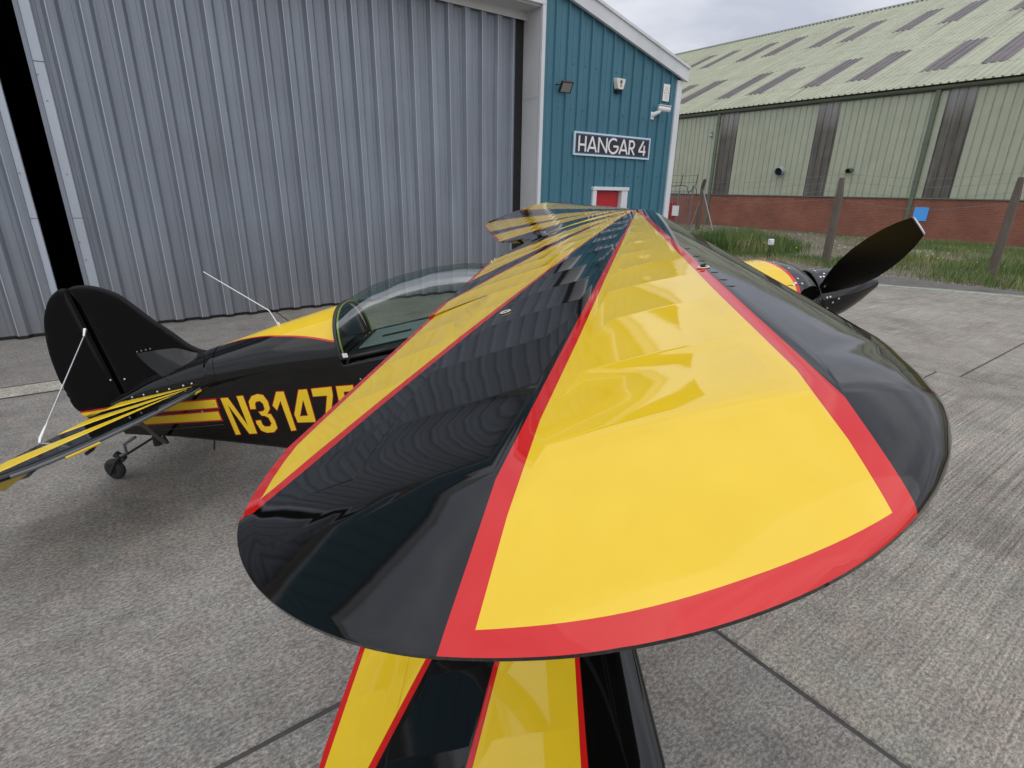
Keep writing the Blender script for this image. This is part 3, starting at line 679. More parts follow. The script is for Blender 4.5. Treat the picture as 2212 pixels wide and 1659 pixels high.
rg = MB(); P = [[roofpt(RL-.35, y, .075), roofpt(RL+.05, y, .12), roofpt(RL+.30, y, .03)] for y in np.linspace(Y0, Y1, 30)]
rg.grid(P); Wd(rg, 'ridge_cap', M_GRND)
rb_ = MB(); xr, _, zr = roofpt(RL, 0, 0)
rb_.add([(xr, Y0, zr), (xr, Y1, zr), (2*xr-XE, Y1, SE), (2*xr-XE, Y0, SE)], [(0,1,2,3)]); Wd(rb_, 'rear_roof', M_GRNROOF)
for y in (Y0, Y1):
    en = MB(); en.add([(XG, y, 0), (2*xr-XG, y, 0), (2*xr-XG, y, SE), (xr, y, zr), (XG, y, SE)], [(0,1,2,3,4)])
    Wd(en, 'end_wall', M_GRN)
# eaves fillers
ef = MB()
for k in range(int((Y1-Y0)/.335)):
    y = .07+.335*(math.floor(Y0/.335)+k)+.335*.30
    ef.obox(roofpt(-.10, y, .045), (.02, 0, .008), (0, .045, 0), (-.012, 0, .03))
set_props(Wd(ef, 'eaves_fillers', M_GRN), kind='stuff')
# wall vents (turned down cowls)
for y, r, zc_ in ((18.95, .235, 3.46), (14.93, .13, 3.44)):
    v = MB(); v.tube([(XG, y, zc_), (XG-.22, y, zc_), (XG-.40, y+.0, zc_-.05)], r, 18, cap=False); v.tube([(XG-.385, y, zc_-.045), (XG-.43, y, zc_-.06)], r*1.06, 18, cap=False)
    vo = Wd(v, 'wall_vent', M_STEEL, 40); vo.data.materials[0] = M_GALVL if r > .2 else M_GRND
    v = MB(); v.tube([(XG-.05, y, zc_), (XG-.34, y, zc_-.03)], r*.9, 18); Wd(v, 'vent_mouth', M_DARK, 40, vo)
# blue sign and small lamp on the warehouse
org = (XG-.14, 11.07, 1.26)
bs = thing('blue_sign', org, 'plain bright blue square sign on the red brick wall', 'sign')
s = MB(); s.cbox(XG-.135, XG-.115, 10.74, 11.37, .925, 1.60, .004); F(s, 'sign_panel', M_BLUE, bs, org)
for y_ in (10.85, 11.24): s = MB(); s.box(XG-.114, XG-.101, y_, y_+.05, .95, 1.57); F(s, 'mounting_rail', M_STEEL, bs, org)
org = (XG-.05, 24.25, 5.85)
wl = thing('wall_lamp', org, 'small grey bulkhead lamp beside the far downpipe on green wall', 'wall lamp')
s = MB(); s.cbox(XG-.22, XG-.05, 24.15, 24.36, 5.72, 5.86, .02); F(s, 'lamp_housing', M_GALVL, wl, org)
s = MB(); s.tube([(XG-.12, 24.25, 5.86), (XG-.12, 24.25, 5.98)], .06, 10); F(s, 'lamp_top', M_STEEL, wl, org)

# ------------------------------------------------------------------ fence posts, gate, marker
def fence_post(x, y, h, label, tilt=0., arm=(.22, .10)):
    t = thing('fence_post', (x, y, 0), label, 'fence post', 'concrete fence posts before the warehouse')
    s = MB(); a, b_ = .10, .08
    s.add([(-a,-a,-.3),(a,-a,-.3),(a,a,-.3),(-a,a,-.3),(-b_+tilt,-b_,h-.45),(b_+tilt,-b_,h-.45),(b_+tilt,b_,h-.45),(-b_+tilt,b_,h-.45)], [(0,3,2,1),(4,5,6,7),(0,1,5,4),(1,2,6,5),(2,3,7,6),(3,0,4,7)])
    s.build('post_shaft', M_POST, t)
    s = MB(); c_ = .055; dx, dy = arm
    s.add([(-b_+tilt,-b_,h-.449),(b_+tilt,-b_,h-.449),(b_+tilt,b_,h-.449),(-b_+tilt,b_,h-.449),(-c_+tilt-dx,-c_-dy,h),(c_+tilt-dx,-c_-dy,h),(c_+tilt-dx,c_-dy,h),(-c_+tilt-dx,c_-dy,h)], [(4,5,6,7),(0,1,5,4),(1,2,6,5),(2,3,7,6),(3,0,4,7)])
    s.build('cranked_arm', M_POST, t)
    return t
p1 = fence_post(28.3, 20.2, 2.85, 'brown fence post with two grey raking struts left of the marker', arm=(.30, .30))
p2 = fence_post(18.7, 8.33, 2.62, 'fence post with small pale tag standing left of the propeller blade', arm=(0, -.03))
p3 = fence_post(19.3, 4.23, 2.62, 'broad leaning fence post rising from the grass at far right', arm=(.05, .0))
s = MB(); s.cbox(-.085, -.076, -.055, .055, 1.02, 1.12, .003); s.build('post_tag', M_CREAMP, p2)
s = MB(); s.cbox(-.09, -.0851, -.018, .018, 1.05, 1.085, .001); s.build('tag_badge', M_KM, p2)
s = MB(); s.tube([(-.03, -.08, 2.25), (-.9, -1.8, -.15)], .034, 8); s.build('raking_strut', M_STEEL, p1)
s = MB(); s.tube([(.02, -.09, 2.2), (-.35, .35, -.1)], .028, 8); s.build('raking_strut', M_STEEL, p1)
# barbed wire strands
bw = thing('barbed_wire', (23, 14, 2.3), 'thin sagging strands of barbed wire strung between the fence posts', 'barbed wire')
for z_, sag in ((2.72, .12), (2.48, .10), (2.24, .16), (2.0, .22)):
    s = MB()
    for A_, B_ in (((28.3, 20.2), (18.7, 8.33)), ((18.7, 8.33), (19.3, 4.23)), ((19.3, 4.23), (19.6, -4))):
        P = []
        for k in range(13):
            u = k/12; P.append((A_[0]+(B_[0]-A_[0])*u-23, A_[1]+(B_[1]-A_[1])*u-14, z_-2.3-sag*4*u*(1-u)+.02*math.sin(9*u)))
        s.tube(P, .0045, 4)
        for k in range(12):
            for u in (.25, .75):
                p = Vector(P[k]).lerp(Vector(P[k+1]), u); s.tube([p+Vector((0, 0, -.03)), p+Vector((.01, .01, .03))], .003, 3)
    s.build('wire_strand', M_STEEL, bw)
# gate
gt_ = thing('metal_gate', (28.3, 21.6, 0), 'grey barred metal gate beside the hangar corner', 'gate')
def G(mb, name, mat): mb.v = [(x-28.3, y-21.6, z) for x, y, z in mb.v]; return mb.build(name, mat, gt_)
for k, y in enumerate(np.linspace(20.95, 22.75, 11)):
    s = MB(); s.tube([(28.3, y, .1), (28.3, y, 2.2)], .014, 6); G(s, 'gate_bar', M_STEEL)
for y in (20.82, 21.80, 22.85):
    s = MB(); s.tube([(28.3, y, 0), (28.3, y, 2.5)], .035, 8); G(s, 'gate_post', M_STEEL)
for z in (.12, 1.85, 2.2):
    s = MB(); s.tube([(28.3, 20.85, z), (28.3, 22.83, z)], .018, 6); G(s, 'gate_rail', M_STEEL)
s = MB(); P = [(28.28, 22.95, 1.85), (28.28, 22.85, 2.35), (28.28, 22.65, 2.52), (28.28, 22.2, 2.47), (28.28, 21.7, 2.52), (28.28, 21.3, 2.48), (28.28, 21.12, 2.1), (28.28, 20.98, 2.2), (28.28, 20.78, 2.50), (28.28, 20.6, 2.3), (28.28, 20.55, 1.9)]
s.tube(P, .022, 6); G(s, 'looped_cable', M_KM)
for y in (20.70, 21.75):
    s = MB(); s.tube([(28.3, y, 2.5), (28.3, y-.08, 3.12)], .022, 6); G(s, 'wire_arm', M_KM)
for z in (2.70, 3.08):
    s = MB(); s.tube([(28.3, 20.65, z), (28.3, 21.4, z-.04), (28.3, 22.7, z)], .012, 5); G(s, 'wire_strand', M_POST)
s = MB(); s.box(28.20, 28.22, 21.62, 22.10, .78, 1.36); G(s, 'gate_notice', M_WHT)
org = (29.2, 23.2, 0)
rc = thing('fire_hose_box', org, 'red fire cabinet half hidden behind the barred gate', 'cabinet')
s = MB(); s.cbox(29.0, 29.4, 22.75, 23.35, .5, 1.55, .03); F(s, 'cabinet_body', M_REDOBJ, rc, org)
s = MB(); s.cbox(29.1, 29.3, 23.2, 23.45, 1.5, 1.85, .03); F(s, 'cabinet_top', M_KM, rc, org); s = MB(); s.box(29.05, 29.1, 22.8, 22.9, 0, .5); s.box(29.05, 29.1, 23.2, 23.3, 0, .5); F(s, 'cabinet_leg', M_STEEL, rc, org)
# marker post with white cap
org = (18.1, 9.93, 0)
mk = thing('marker_post', org, 'short black marker post with a white square cap in the grass', 'marker post')
s = MB(); s.tube([(18.1, 9.91, -.1), (18.1, 9.91, .50)], .014, 8); s.tube([(18.1, 9.98, -.1), (18.1, 9.97, .50)], .014, 8); F(s, 'marker_stem', M_KM, mk, org)
s = MB(); s.cbox(18.02, 18.18, 9.86, 10.02, .48, .68, .025); F(s, 'marker_cap', M_WHT, mk, org, 40)

# ------------------------------------------------------------------ aircraft (local frame: x forward, y starboard, z up)
PO = Vector((2.780, 2.300, 1.976)); PSI, PTH = -0.64490, 0.24242
fx = Vector((math.cos(PSI)*math.cos(PTH), math.sin(PSI)*math.cos(PTH), math.sin(PTH))); fy = Vector((math.sin(PSI), -math.cos(PSI), 0)); fz = fy.cross(fx)
T = Matrix(((fx.x, fy.x, fz.x, PO.x), (fx.y, fy.y, fz.y, PO.y), (fx.z, fy.z, fz.z, PO.z), (0, 0, 0, 1)))
plane = thing('biplane', (PO.x, PO.y, 0), 'black and yellow sunburst painted aerobatic biplane parked on the apron', 'aircraft', rz=PSI)
RI = (Matrix.Translation((PO.x, PO.y, 0)) @ Matrix.Rotation(PSI, 4, 'Z')).inverted()
def A(mb_or_me, name, mats=None, smooth=None, parent=None):
    if isinstance(mb_or_me, MB): o = mb_or_me.build(name, mats, None, smooth)
    else: o = link(name, mb_or_me)
    if parent is None: o.parent = plane; o.matrix_basis = RI @ T
    else: o.parent = parent
    return o

CH = .970; TN = math.tan(rad(6.74))
def foil(u, t=.12):
    u = np.clip(u, 0, 1); return 5*t*(.2969*np.sqrt(u)-.1260*u-.3516*u**2+.2843*u**3-.1036*u**4)
def dfoil(u, t=.12):
    u = np.clip(u, 2e-4, 1); return 5*t*(.2969*.5/np.sqrt(u)-.1260-2*.3516*u+3*.2843*u**2-4*.1036*u**3)
# tip bow, upper wing
TIP = np.array([(-.331,2.80),(-.346,2.824),(-.364,2.900),(-.391,2.969),(-.412,3.011),(-.443,3.056),(-.476,3.092),(-.513,3.126),(-.564,3.161),(-.609,3.184),(-.664,3.203),(-.719,3.214),(-.773,3.218),(-.816,3.217),(-.861,3.212),(-.912,3.200),(-.945,3.192),(-1.002,3.169),(-1.056,3.136),(-1.102,3.100),(-1.144,3.061),(-1.182,3.013),(-1.216,2.960),(-1.240,2.905),(-1.266,2.83),(-1.280,2.76),(-1.2845,2.66)])
def refine(P, n=4):
    P = np.asarray(P, float); out = []
    for i in range(len(P)-1):
        p0, p1, p2, p3 = P[max(i-1,0)], P[i], P[i+1], P[min(i+2,len(P)-1)]
        for k in range(n):
            t = k/n; out.append(.5*((2*p1)+(-p0+p2)*t+(2*p0-5*p1+4*p2-p3)*t*t+(-p0+3*p1-3*p2+p3)*t**3))
    out.append(P[-1]); return np.array(out)
def smoothpts(P, n=2):
    P = np.array(P, float)
    for _ in range(n):
        Q = P.copy(); Q[1:-1] = .25*P[:-2]+.5*P[1:-1]+.25*P[2:]; P = Q
    return P

class Wing:
    def __init__(s, tip, tn, ch, z0, xle0, root, cut, aileron, color, lines, sag=.0021, rib=.2505, thick=.12):
        s.tip = refine(smoothpts(tip, 1), 4); s.tn, s.ch, s.z0, s.x0, s.root, s.cut, s.ail, s.color, s.lines, s.sag, s.rib = tn, ch, z0, xle0, root, cut, aileron, color, lines, sag, rib
        s.dih = 0.
        s.it = int(np.argmax(s.tip[:, 1])); s.yt = s.tip[s.it, 1]; s.yl = s.tip[0, 1]; s.yr_ = s.tip[-1, 1]
    def xle(s, y): return s.x0-s.tn*y if y < s.yl else float(np.interp(y, s.tip[:s.it+1, 1], s.tip[:s.it+1, 0]))
    def xte(s, y): return s.x0-s.tn*y-s.ch if y < s.yr_ else float(np.interp(y, s.tip[s.it:, 1][::-1], s.tip[s.it:, 0][::-1]))
    def top(s, x, y):
        y = min(abs(y), s.yt-1e-4); a, b = s.xle(y), s.xte(y); u = (a-x)/max(a-b, 1e-4)
        if u < 0: return s.z0+s.edge(y)
        yk = s.yt-.24; k = 1. if y < yk else 1-.93*(y-yk)/.24
        k2 = 1. if y < yk else max(.0, 1-max(0., (y-s.yt+.035)/.035)**2*.9)
        z = float(foil(u))*s.ch*k*k2
        if s.sag and y < 3.0:
            wgt = np.clip((u-.195)/.05, 0, 1)*np.clip((.98-u)/.06, 0, 1); wgt = wgt*wgt*(3-2*wgt)
            f = (y/s.rib) % 1.0; z -= s.sag*wgt*4*f*(1-f)
        return s.z0+z+s.edge(y)
    def edge(s, y): q_ = min(1., max(0., (y-s.yt+.45)/.20)); return .0015+.0085*q_*q_*(3-2*q_)
    def nrm(s, x, y):
        e = .0016; y = min(max(y, 0), s.yt-.003); a, b = s.xle(y), s.xte(y); u = (a-x)/max(a-b, 1e-4)
        yk = s.yt-.24; k = 1. if y < yk else 1-.93*(y-yk)/.24
        if u < .03 and y < yk:
            gx = -float(dfoil(max(u, 1e-4)))*s.ch*k/max(a-b, .05)
            gx2 = gx; gy = s.tn*gx
            return np.array([-gx2, -gy, 1.])/math.sqrt(gx2**2+gy**2+1)
        lo, hi = x-e, min(x+e, a-1e-4)
        gx = (s.top(hi, y)-s.top(lo, y))/(hi-lo); yh = min(y+e, s.yt-.002); gy = (s.top(x, yh)-s.top(x, y-e))/(yh-y+e)
        gx = np.clip(gx, -6, 6); gy = np.clip(gy, -6, 6)
        return np.array([-gx, -gy, 1.])/math.sqrt(gx*gx+gy*gy+1)

def inpoly(P, x, y):
    P = np.asarray(P); x1, y1 = P[:, 0], P[:, 1]; x2, y2 = np.roll(x1, -1), np.roll(y1, -1)
    c_ = ((y1 > y) != (y2 > y)) & (x < (x2-x1)*(y-y1)/(y2-y1+1e-15)+x1)
    return bool(c_.sum() % 2)

def build_wing(W, name, aname, mats, bottom_mat, sides=(1, -1)):
    r0, cutp = W.root, W.cut
    le = [(W.x0-W.tn*y, y) for y in np.arange(r0, W.yl-.02, .05)]
    out = le+[tuple(p) for p in W.tip]
    ylast = W.yr_; te = [(W.xte(y), y) for y in np.arange(ylast-.05, (cutp[0][1] if cutp else r0)+.02, -.05)]
    out += te+list(cutp if cutp else [(W.xte(r0), r0)])
    out = np.array(out)
    # aileron region and its gap
    ail = None
    if W.ail:
        y0, y1, uh = W.ail; hx = lambda y: W.xle(min(y, W.yl))-uh*W.ch
        g_ = .0006
        ail = [(hx(y0)+0, y0), (hx(y1)+.02, y1), (-9, y1), (-9, y0)]
        gapo = [(hx(y0)+g_, y0-.014), (hx(y1)+.02+g_, y1+.005), (-9, y1+.005), (-9, y0-.014)]
        if W.z0 > -.5: gapo = [(hx(y0)+g_, y0-.013), (hx(y1)+.02+g_, y1+.005), (-9, y1+.005), (-9, y0-.0015), (-1.185, y0-.0015)]
    V = [tuple(p) for p in out]; E_ = [(i, (i+1) % len(out)) for i in range(len(out))]
    def addline(P):
        b = len(V); V.extend([tuple(p) for p in P]); E_.extend([(b+i, b+i+1) for i in range(len(P)-1)])
    for P in W.lines: addline(P)
    if W.ail:
        xo = -1.45 if W.z0 > -.5 else -1.9
        addline([(xo, ail[0][1]), ail[0], ail[1], (xo, ail[1][1])])
        addline(([(xo, gapo[3][1]), (-1.185, gapo[3][1])] if len(gapo) == 5 else [(xo, gapo[0][1])])+[gapo[0], gapo[1], (xo, gapo[1][1])])
    us = [.002,.006,.014,.027,.045,.07,.10,.13,.17,.215,.265,.32,.38,.45,.52,.60,.68,.76,.84,.91,.96]
    ysq = set(np.round(np.arange(r0+.02, W.yt-.01, .05), 4))
    for k in range(1, 13):
        for dy in (-.014, -.005, .005, .014): ysq.add(round(k*W.rib+dy, 4))
    lastrow = {}; yprev = None
    for y in sorted(ysq):
        if y <= r0+.005 or y > W.yt-.012: continue
        a, b = W.xle(y), W.xte(y)
        for ui, u in enumerate(us):
            x = a-u*(a-b)
            if (not cutp) or inpoly(out, x, y):
                V.append((x, y)); i_ = len(V)-1
                if ui in lastrow and lastrow[ui][1] == yprev: E_.append((lastrow[ui][0], i_))
                lastrow[ui] = (i_, y)
        yprev = y
    vo, eo, fo, *_ = delaunay_2d_cdt([Vector(p) for p in V], E_, [], 0, 1e-5)
    P2 = np.array([(p.x, p.y) for p in vo])
    zt = np.array([W.top(x, y) for x, y in P2]); nr = np.array([W.nrm(x, y) for x, y in P2])
    sets = {'wing': [], 'ail': []}
    for f in fo:
        cx, cy = P2[list(f)].mean(0)
        if not inpoly(out, cx, cy): continue
        key = 'wing'
        if W.ail:
            if inpoly(ail, cx, cy): key = 'ail'
            elif inpoly(gapo, cx, cy): continue
        f = tuple(f); a, b, c_ = P2[f[0]], P2[f[1]], P2[f[2]]
        if (b[0]-a[0])*(c_[1]-a[1])-(b[1]-a[1])*(c_[0]-a[0]) < 0: f = f[::-1]
        sets[key].append((f, W.color(cx, cy)))
    rim = {tuple(np.round(q_, 5)) for q_ in out}
    onrim = [np.abs(out-P2[i]).sum(1).min() < 2e-3 for i in range(len(P2))]
    zb_all = [(zt[i]-.0035) if onrim[i] else min(zt[i]-.0035, W.z0+W.edge(P2[i][1])-.004-(zt[i]-W.z0-W.edge(P2[i][1]))*.85) for i in range(len(P2))]
    objs = []
    for side in sides:
        par = None
        for key in ('wing', 'ail'):
            if not sets[key]: continue
            used = sorted({i for f, _ in sets[key] for i in f}); ix = {v: k for k, v in enumerate(used)}; n = len(used)
            dh = (lambda y: 0.) if side > 0 else (lambda y: W.dih*max(0., y-.1))
            vt = [(P2[i][0], side*P2[i][1], zt[i]+dh(P2[i][1])) for i in used]; vb = [(P2[i][0], side*P2[i][1], zb_all[i]+dh(P2[i][1])) for i in used]
            if key == 'ail':      # a touch of droop
                hx_ = lambda y: W.xle(min(abs(y), W.yl))-W.ail[2]*W.ch
                vt = [(x, y, z-.035*max(0, hx_(y)-x)) for x, y, z in vt]; vb = [(x, y, z-.035*max(0, hx_(y)-x)) for x, y, z in vb]
            faces = []; mi = []; ln = []
            kd = .035 if key == 'ail' else 0.
            cnt = {}
            for f, col in sets[key]:
                g_ = tuple(ix[i] for i in f); g_ = g_ if side > 0 else g_[::-1]
                faces.append(g_); mi.append(col); ln.extend([(nr[used[i]][0]-kd, side*nr[used[i]][1], nr[used[i]][2]) for i in g_])
                for k in range(3): cnt[(g_[k], g_[(k+1) % 3])] = col
            for f, col in sets[key]:
                g_ = tuple(ix[i]+n for i in f); g_ = g_[::-1] if side > 0 else g_
                faces.append(g_); mi.append(bottom_mat); ln.extend([(nr[used[i-n]][0], side*nr[used[i-n]][1], -nr[used[i-n]][2]) for i in g_])
            for (a, b), col in list(cnt.items()):
                if (b, a) in cnt: continue
                q_ = (b, a, a+n, b+n); pa, pb = np.array(vt[a]), np.array(vt[b]); d = pb-pa; nn_ = np.array([d[1], -d[0], 0]); nn_ /= np.linalg.norm(nn_)+1e-12
                faces.append(q_); mi.append(2 if (key == 'wing' and W.z0 > -.5 and vt[a][1]*side > 2.6) else col); 
                # rim normals tip downwards to darken the edge; upper tip rim painted black
                ln.extend([(nn_[0], nn_[1], -1.2)]*4)
            me = bpy.data.meshes.new(name if key == 'wing' else aname); me.from_pydata(vt+vb, [], faces)
            for m_ in mats: me.materials.append(m_)
            me.polygons.foreach_set('material_index', mi); me.polygons.foreach_set('use_smooth', [True]*len(faces))
            me.update()
            me.normals_split_custom_set([Vector(v).normalized() for v in ln])
            o = A(me, name if key == 'wing' else aname, parent=par if key == 'ail' else None)
            if key == 'wing': par = o
            objs.append(o)
    return objs

PM = [M_Y, M_R, M_K]            # 0 yellow, 1 red, 2 black
def ln_(p, q): return lambda y: p[0]+(q[0]-p[0])*(y-p[1])/(q[1]-p[1])
Lb1 = ln_((-.152,.27), (-.549,3.131)); Lb1o = ln_((-.130,.27), (-.526,3.126)); Lb2 = ln_((-.169,.27), (-.889,3.178)); Lb2o = ln_((-.174,.27), (-.919,3.189))
Lb3 = ln_((-.228,.27), (-1.222,2.899)); Lb3i = ln_((-.232,.27), (-1.245,2.885)); Lb4 = ln_((-.288,.27), (-1.174,1.619)); Lb4o = ln_((-.302,.27), (-1.190,1.612))
Lb5 = ln_((-.165,.15), (-1.109,1.155)); Lb5o = ln_((-.152,.15), (-1.092,1.165)); Lb6 = ln_((-.165,.12), (-1.060,.53)); Lb6o = ln_((-.180,.115), (-1.075,.515)); Yb7 = lambda x: .105*(x+.70)/.54
wtip = Wing(TIP, TN, CH, 0, 0, 0, None, None, None, [])
YIN = refine(smoothpts([(-1.252,2.80),(-1.235,2.87),(-1.2,2.945),(-1.166,2.997),(-1.13,3.043),(-1.088,3.081),(-1.044,3.116),(-.992,3.148),(-.938,3.170),(-.9,3.178),(-.863,3.185),(-.816,3.190),(-.773,3.191),(-.719,3.188),(-.664,3.177),(-.609,3.163),(-.565,3.144),(-.53,3.126),(-.49,3.10)], 1), 3)+np.array((0, .0035))
def yin(x): return float(np.interp(x, YIN[:, 0], YIN[:, 1])) if x > -1.252 else 9
def col_upper(x, y):
    rim = y > 2.80 and y > yin(x)
    te = x < wtip.xte(min(y, 3.2))+.022 and y > .62
    if y < .27 and x > -.152: return 1 if x < -.130 else 2
    if y < .155:      # centre fan
        if y < Yb7(x): return 0
        if x > Lb6o(y)*1.0: pass
    def yel(): return 1 if (rim or te) else 0
    if y >= .27:
        if x > Lb1o(y): return 2
        if x > Lb1(y): return 1
        if x > Lb2(y): return yel()
        if x > Lb2o(y): return 1
        if x > Lb3(y): return 2
    else:
        if y < Yb7(x): return 0
        if x > Lb2(.27)+(y-.27)*-.05 and y > .2: return 0
        if x > Lb3(y): return 2
    if x > Lb3i(y): return 1
    if x > Lb4(y): return yel()
    if x > Lb4o(y): return 1
    if x > Lb5o(y): return 2
    if x > Lb5(y): return 1
    if x > Lb6(y): return yel()
    if x > Lb6o(y): return 1
    if y < Yb7(x): return 0
    return 2
def seg(f, y0, y1): return [(f(y0), y0), (f(y1), y1)]
lines_u = [seg(Lb1,.27,3.2), seg(Lb1o,.27,3.2), seg(Lb2,.27,3.3), seg(Lb2o,.27,3.3), seg(Lb3,.10,3.2), seg(Lb3i,.10,3.2), seg(Lb4,.10,1.75), seg(Lb4o,.10,1.75), seg(Lb5,.14,1.3), seg(Lb5o,.14,1.3),
           seg(Lb6,.10,.6), seg(Lb6o,.10,.6), [(-.16, Yb7(-.16)), (-.70, 0)], [(-.152,0),(-.152,.27)], [(-.130,0),(-.130,.27)], [tuple(p) for p in YIN], [(wtip.xte(y)+.022, y) for y in np.arange(.63, 2.86, .06)]]
CUT = [(-1.0466,.655),(-1.035,.60),(-1.0,.48),(-.955,.37),(-.905,.28),(-.855,.19),(-.815,.09),(-.80,.0)]
wu = Wing(TIP, TN, CH, 0, 0, 0.0, CUT, (1.752, 2.908, .785), col_upper, lines_u)
wu.dih = .022
upper = build_wing(wu, 'upper_wing', 'aileron', PM, 2, (1,))
wu.sag = .0009
upper += build_wing(wu, 'upper_wing', 'aileron', PM, 2, (-1,))
wu.sag = .0021

# lower wing: straight, its own stripes
TIPL = [(-.735,2.62),(-.745,2.75),(-.775,2.88),(-.83,2.99),(-.91,3.06),(-1.02,3.10),(-1.13,3.115),(-1.25,3.10),(-1.38,3.05),(-1.50,2.95),(-1.60,2.80),(-1.66,2.66),(-1.682,2.50),(-1.686,2.40)]
Kr1o = ln_((-.902,2.27), (-.914,2.602)); Kr1 = ln_((-.916,2.27), (-.931,2.60)); Ka = ln_((-1.146,2.243), (-1.200,2.520)); Kb = ln_((-1.163,2.239), (-1.214,2.50)); Kc = ln_((-1.384,2.189), (-1.497,2.523)); Kd = ln_((-1.408,2.183), (-1.521,2.519))
def col_lower(x, y):
    if y < .75: return 2
    if x > Kr1o(y): return 2
    if x > Kr1(y): return 1
    if x > Ka(y): return 0
    if x > Kb(y): return 1
    if x > Kc(y): return 2
    if x > Kd(y): return 1
    return 1 if x < -1.686+.022 else 0
lines_l = [seg(f, .75, 3.2) for f in (Kr1o, Kr1, Ka, Kb, Kc, Kd)]+[[(-1.664,.75),(-1.664,2.6)], [(-.6,.75),(-1.9,.75)]]
wl_ = Wing(TIPL, 0., .956, -1.049, -.73, .33, None, (1.0, 2.62, .783), col_lower, lines_l, sag=.0030)
lower = build_wing(wl_, 'lower_wing', 'aileron', PM, 2)

# small fittings on the upper wing
def on_top(x, y, dz=0): return (x, y, wu.top(x, abs(y))+dz)
UWR = upper[0]
def ring(x, y, R, r, mat, name):
    s = MB(); n_ = Vector(wu.nrm(x, y)); t1 = Vector((1, 0, 0)); t1 = (t1-n_*t1.dot(n_)).normalized(); t2 = n_.cross(t1); c0 = Vector(on_top(x, y, .002))
    P = [[c0+t1*(R+r*math.cos(b))*math.cos(a)+t2*(R+r*math.cos(b))*math.sin(a)+n_*r*.6*math.sin(b) for b in np.linspace(0, 2*math.pi, 7)[:-1]] for a in np.linspace(0, 2*math.pi, 22)]
    s.grid(P, close=True); return A(s, name, mat, 60, UWR)
ring(-.891, 2.137, .0125, .0028, M_CREAM, 'inspection_ring')
ring(-.398, 2.20, .0125, .003, M_CREAM, 'filler_ring')
s = MB(); c0 = Vector(on_top(-.398, 2.20)); s.tube([c0, c0+Vector((0, 0, .007))], .0055, 10); s.tube([c0+Vector((-.007, 0, .008)), c0+Vector((.007, 0, .008))], .002, 6); A(s, 'filler_plug', M_KM, 40, UWR)
# short dark scuffs of the leading edge sheet seam, behind the red line
s = MB()
for y in (1.86, 2.02, 2.10, 2.18, 2.27, 2.36, 2.43): 
    x = Lb1o(y)+.004
    s.tube([on_top(x, y, .0012), on_top(x+.010, y+.004, .0009), on_top(x+.017, y+.003, .0006)], [.0007, .0009, .0003], 4)
set_props(A(s, 'seam_nicks', M_KM, None, UWR), kind='stuff')
# hand hold in the centre section: recess with a dark slot
s = MB(); P = []
for i, x in enumerate(np.linspace(-.685, -.79, 5)): P.append([on_top(x, y, .003+.010*math.sin(math.pi*(i/4))*math.cos(y*6)) for y in np.linspace(-.20, .20, 9)])
s.grid(P); A(s, 'hand_hold_plate', M_K, 50, UWR)
s = MB(); s.obox((-.735, 0, wu.top(-.735, 0)+.013), (.014, 0, -.002), (0, .13, 0), (0, 0, .004)); A(s, 'hand_hold_slot', M_DARK, None, UWR)
# rib stitching: rows of little lumps under the fabric
s = MB()
for k in range(1, 12):
    if k*wu.rib > 2.2: continue
    for side in (1, -1):
        for u in np.arange(.16, .74, .045):
            y = k*wu.rib; x = wu.xle(y)-u*CH; r_ = .006
            if x < -1.02+.2*(y < .7): continue
            c0 = np.array(on_top(x, y)); mi = col_upper(x, y)
            pts_ = [c0+np.array((r_*math.cos(a), side*0+.6*r_*math.sin(a), -.001)) for a in np.linspace(0, 2*math.pi, 7)[:-1]]+[c0+np.array((0, 0, .0006))]
            pts_ = [(p[0], side*p[1], p[2]) for p in pts_]
            s.add(pts_, [((k2, (k2+1) % 6, 6) if side > 0 else ((k2+1) % 6, k2, 6)) for k2 in range(6)], mi)
o = A(s, 'rib_stitching', PM, 80, UWR); set_props(o, kind='stuff')
# trailing edge bits near the cut-out
s = MB(); te0 = np.array(on_top(-1.046, .655)); s.tube([te0+(.004, .01, -.004), te0+(-.02, .045, -.003)], .005, 6); A(s, 'aerial_stub', M_KM, None, UWR)
s = MB()
for y, x in ((.56, -1.024), (.50, -1.008)): s.tube([on_top(x, y, 0), on_top(x, y, .007)], .0035, 8)
set_props(A(s, 'screw_heads', M_WIRE, None, UWR), kind='stuff')

# ---- fuselage
ST = [(-3.95,.035,-.40,-.45,-.665),(-3.6,.09,-.29,-.42,-.745),(-3.1,.17,-.205,-.405,-.87),(-2.6,.25,-.147,-.415,-1.0),(-2.13,.33,-.107,-.45,-1.10),(-2.105,.335,-.107,-.45,-1.105),
      (-2.10,.335,-.40,-.445,-1.105),(-1.5,.37,-.395,-.445,-1.17),(-.80,.385,-.39,-.45,-1.20),(-.55,.39,-.33,-.48,-1.20),(0,.395,-.35,-.58,-1.17),(.37,.42,-.405,-.68,-1.10)]
ST = np.array(ST)
def fus(x, a):
    w_, zt_, zs_, zb_ = (np.interp(x, ST[:, 0], ST[:, i]) for i in (1, 2, 3, 4))
    return fus_sec(w_, zt_, zs_, zb_, a)
def fus_sec(w_, zt_, zs_, zb_, a, r=.05):
    # a: 0..90 turtle deck, 90..130 flat side, 130..180 belly
    r = min(r, w_*.5)
    if a <= 90: return (w_*math.sin(rad(a)), zs_+(zt_-zs_)*math.cos(rad(a)))
    if a <= 130: return (w_, zs_+(zb_+r-zs_)*(a-90)/40)
    if a <= 150: q_ = rad((a-130)/20*90); return (w_-r+r*math.cos(q_), zb_+r-r*math.sin(q_))
    return ((w_-r)*(180-a)/30, zb_)
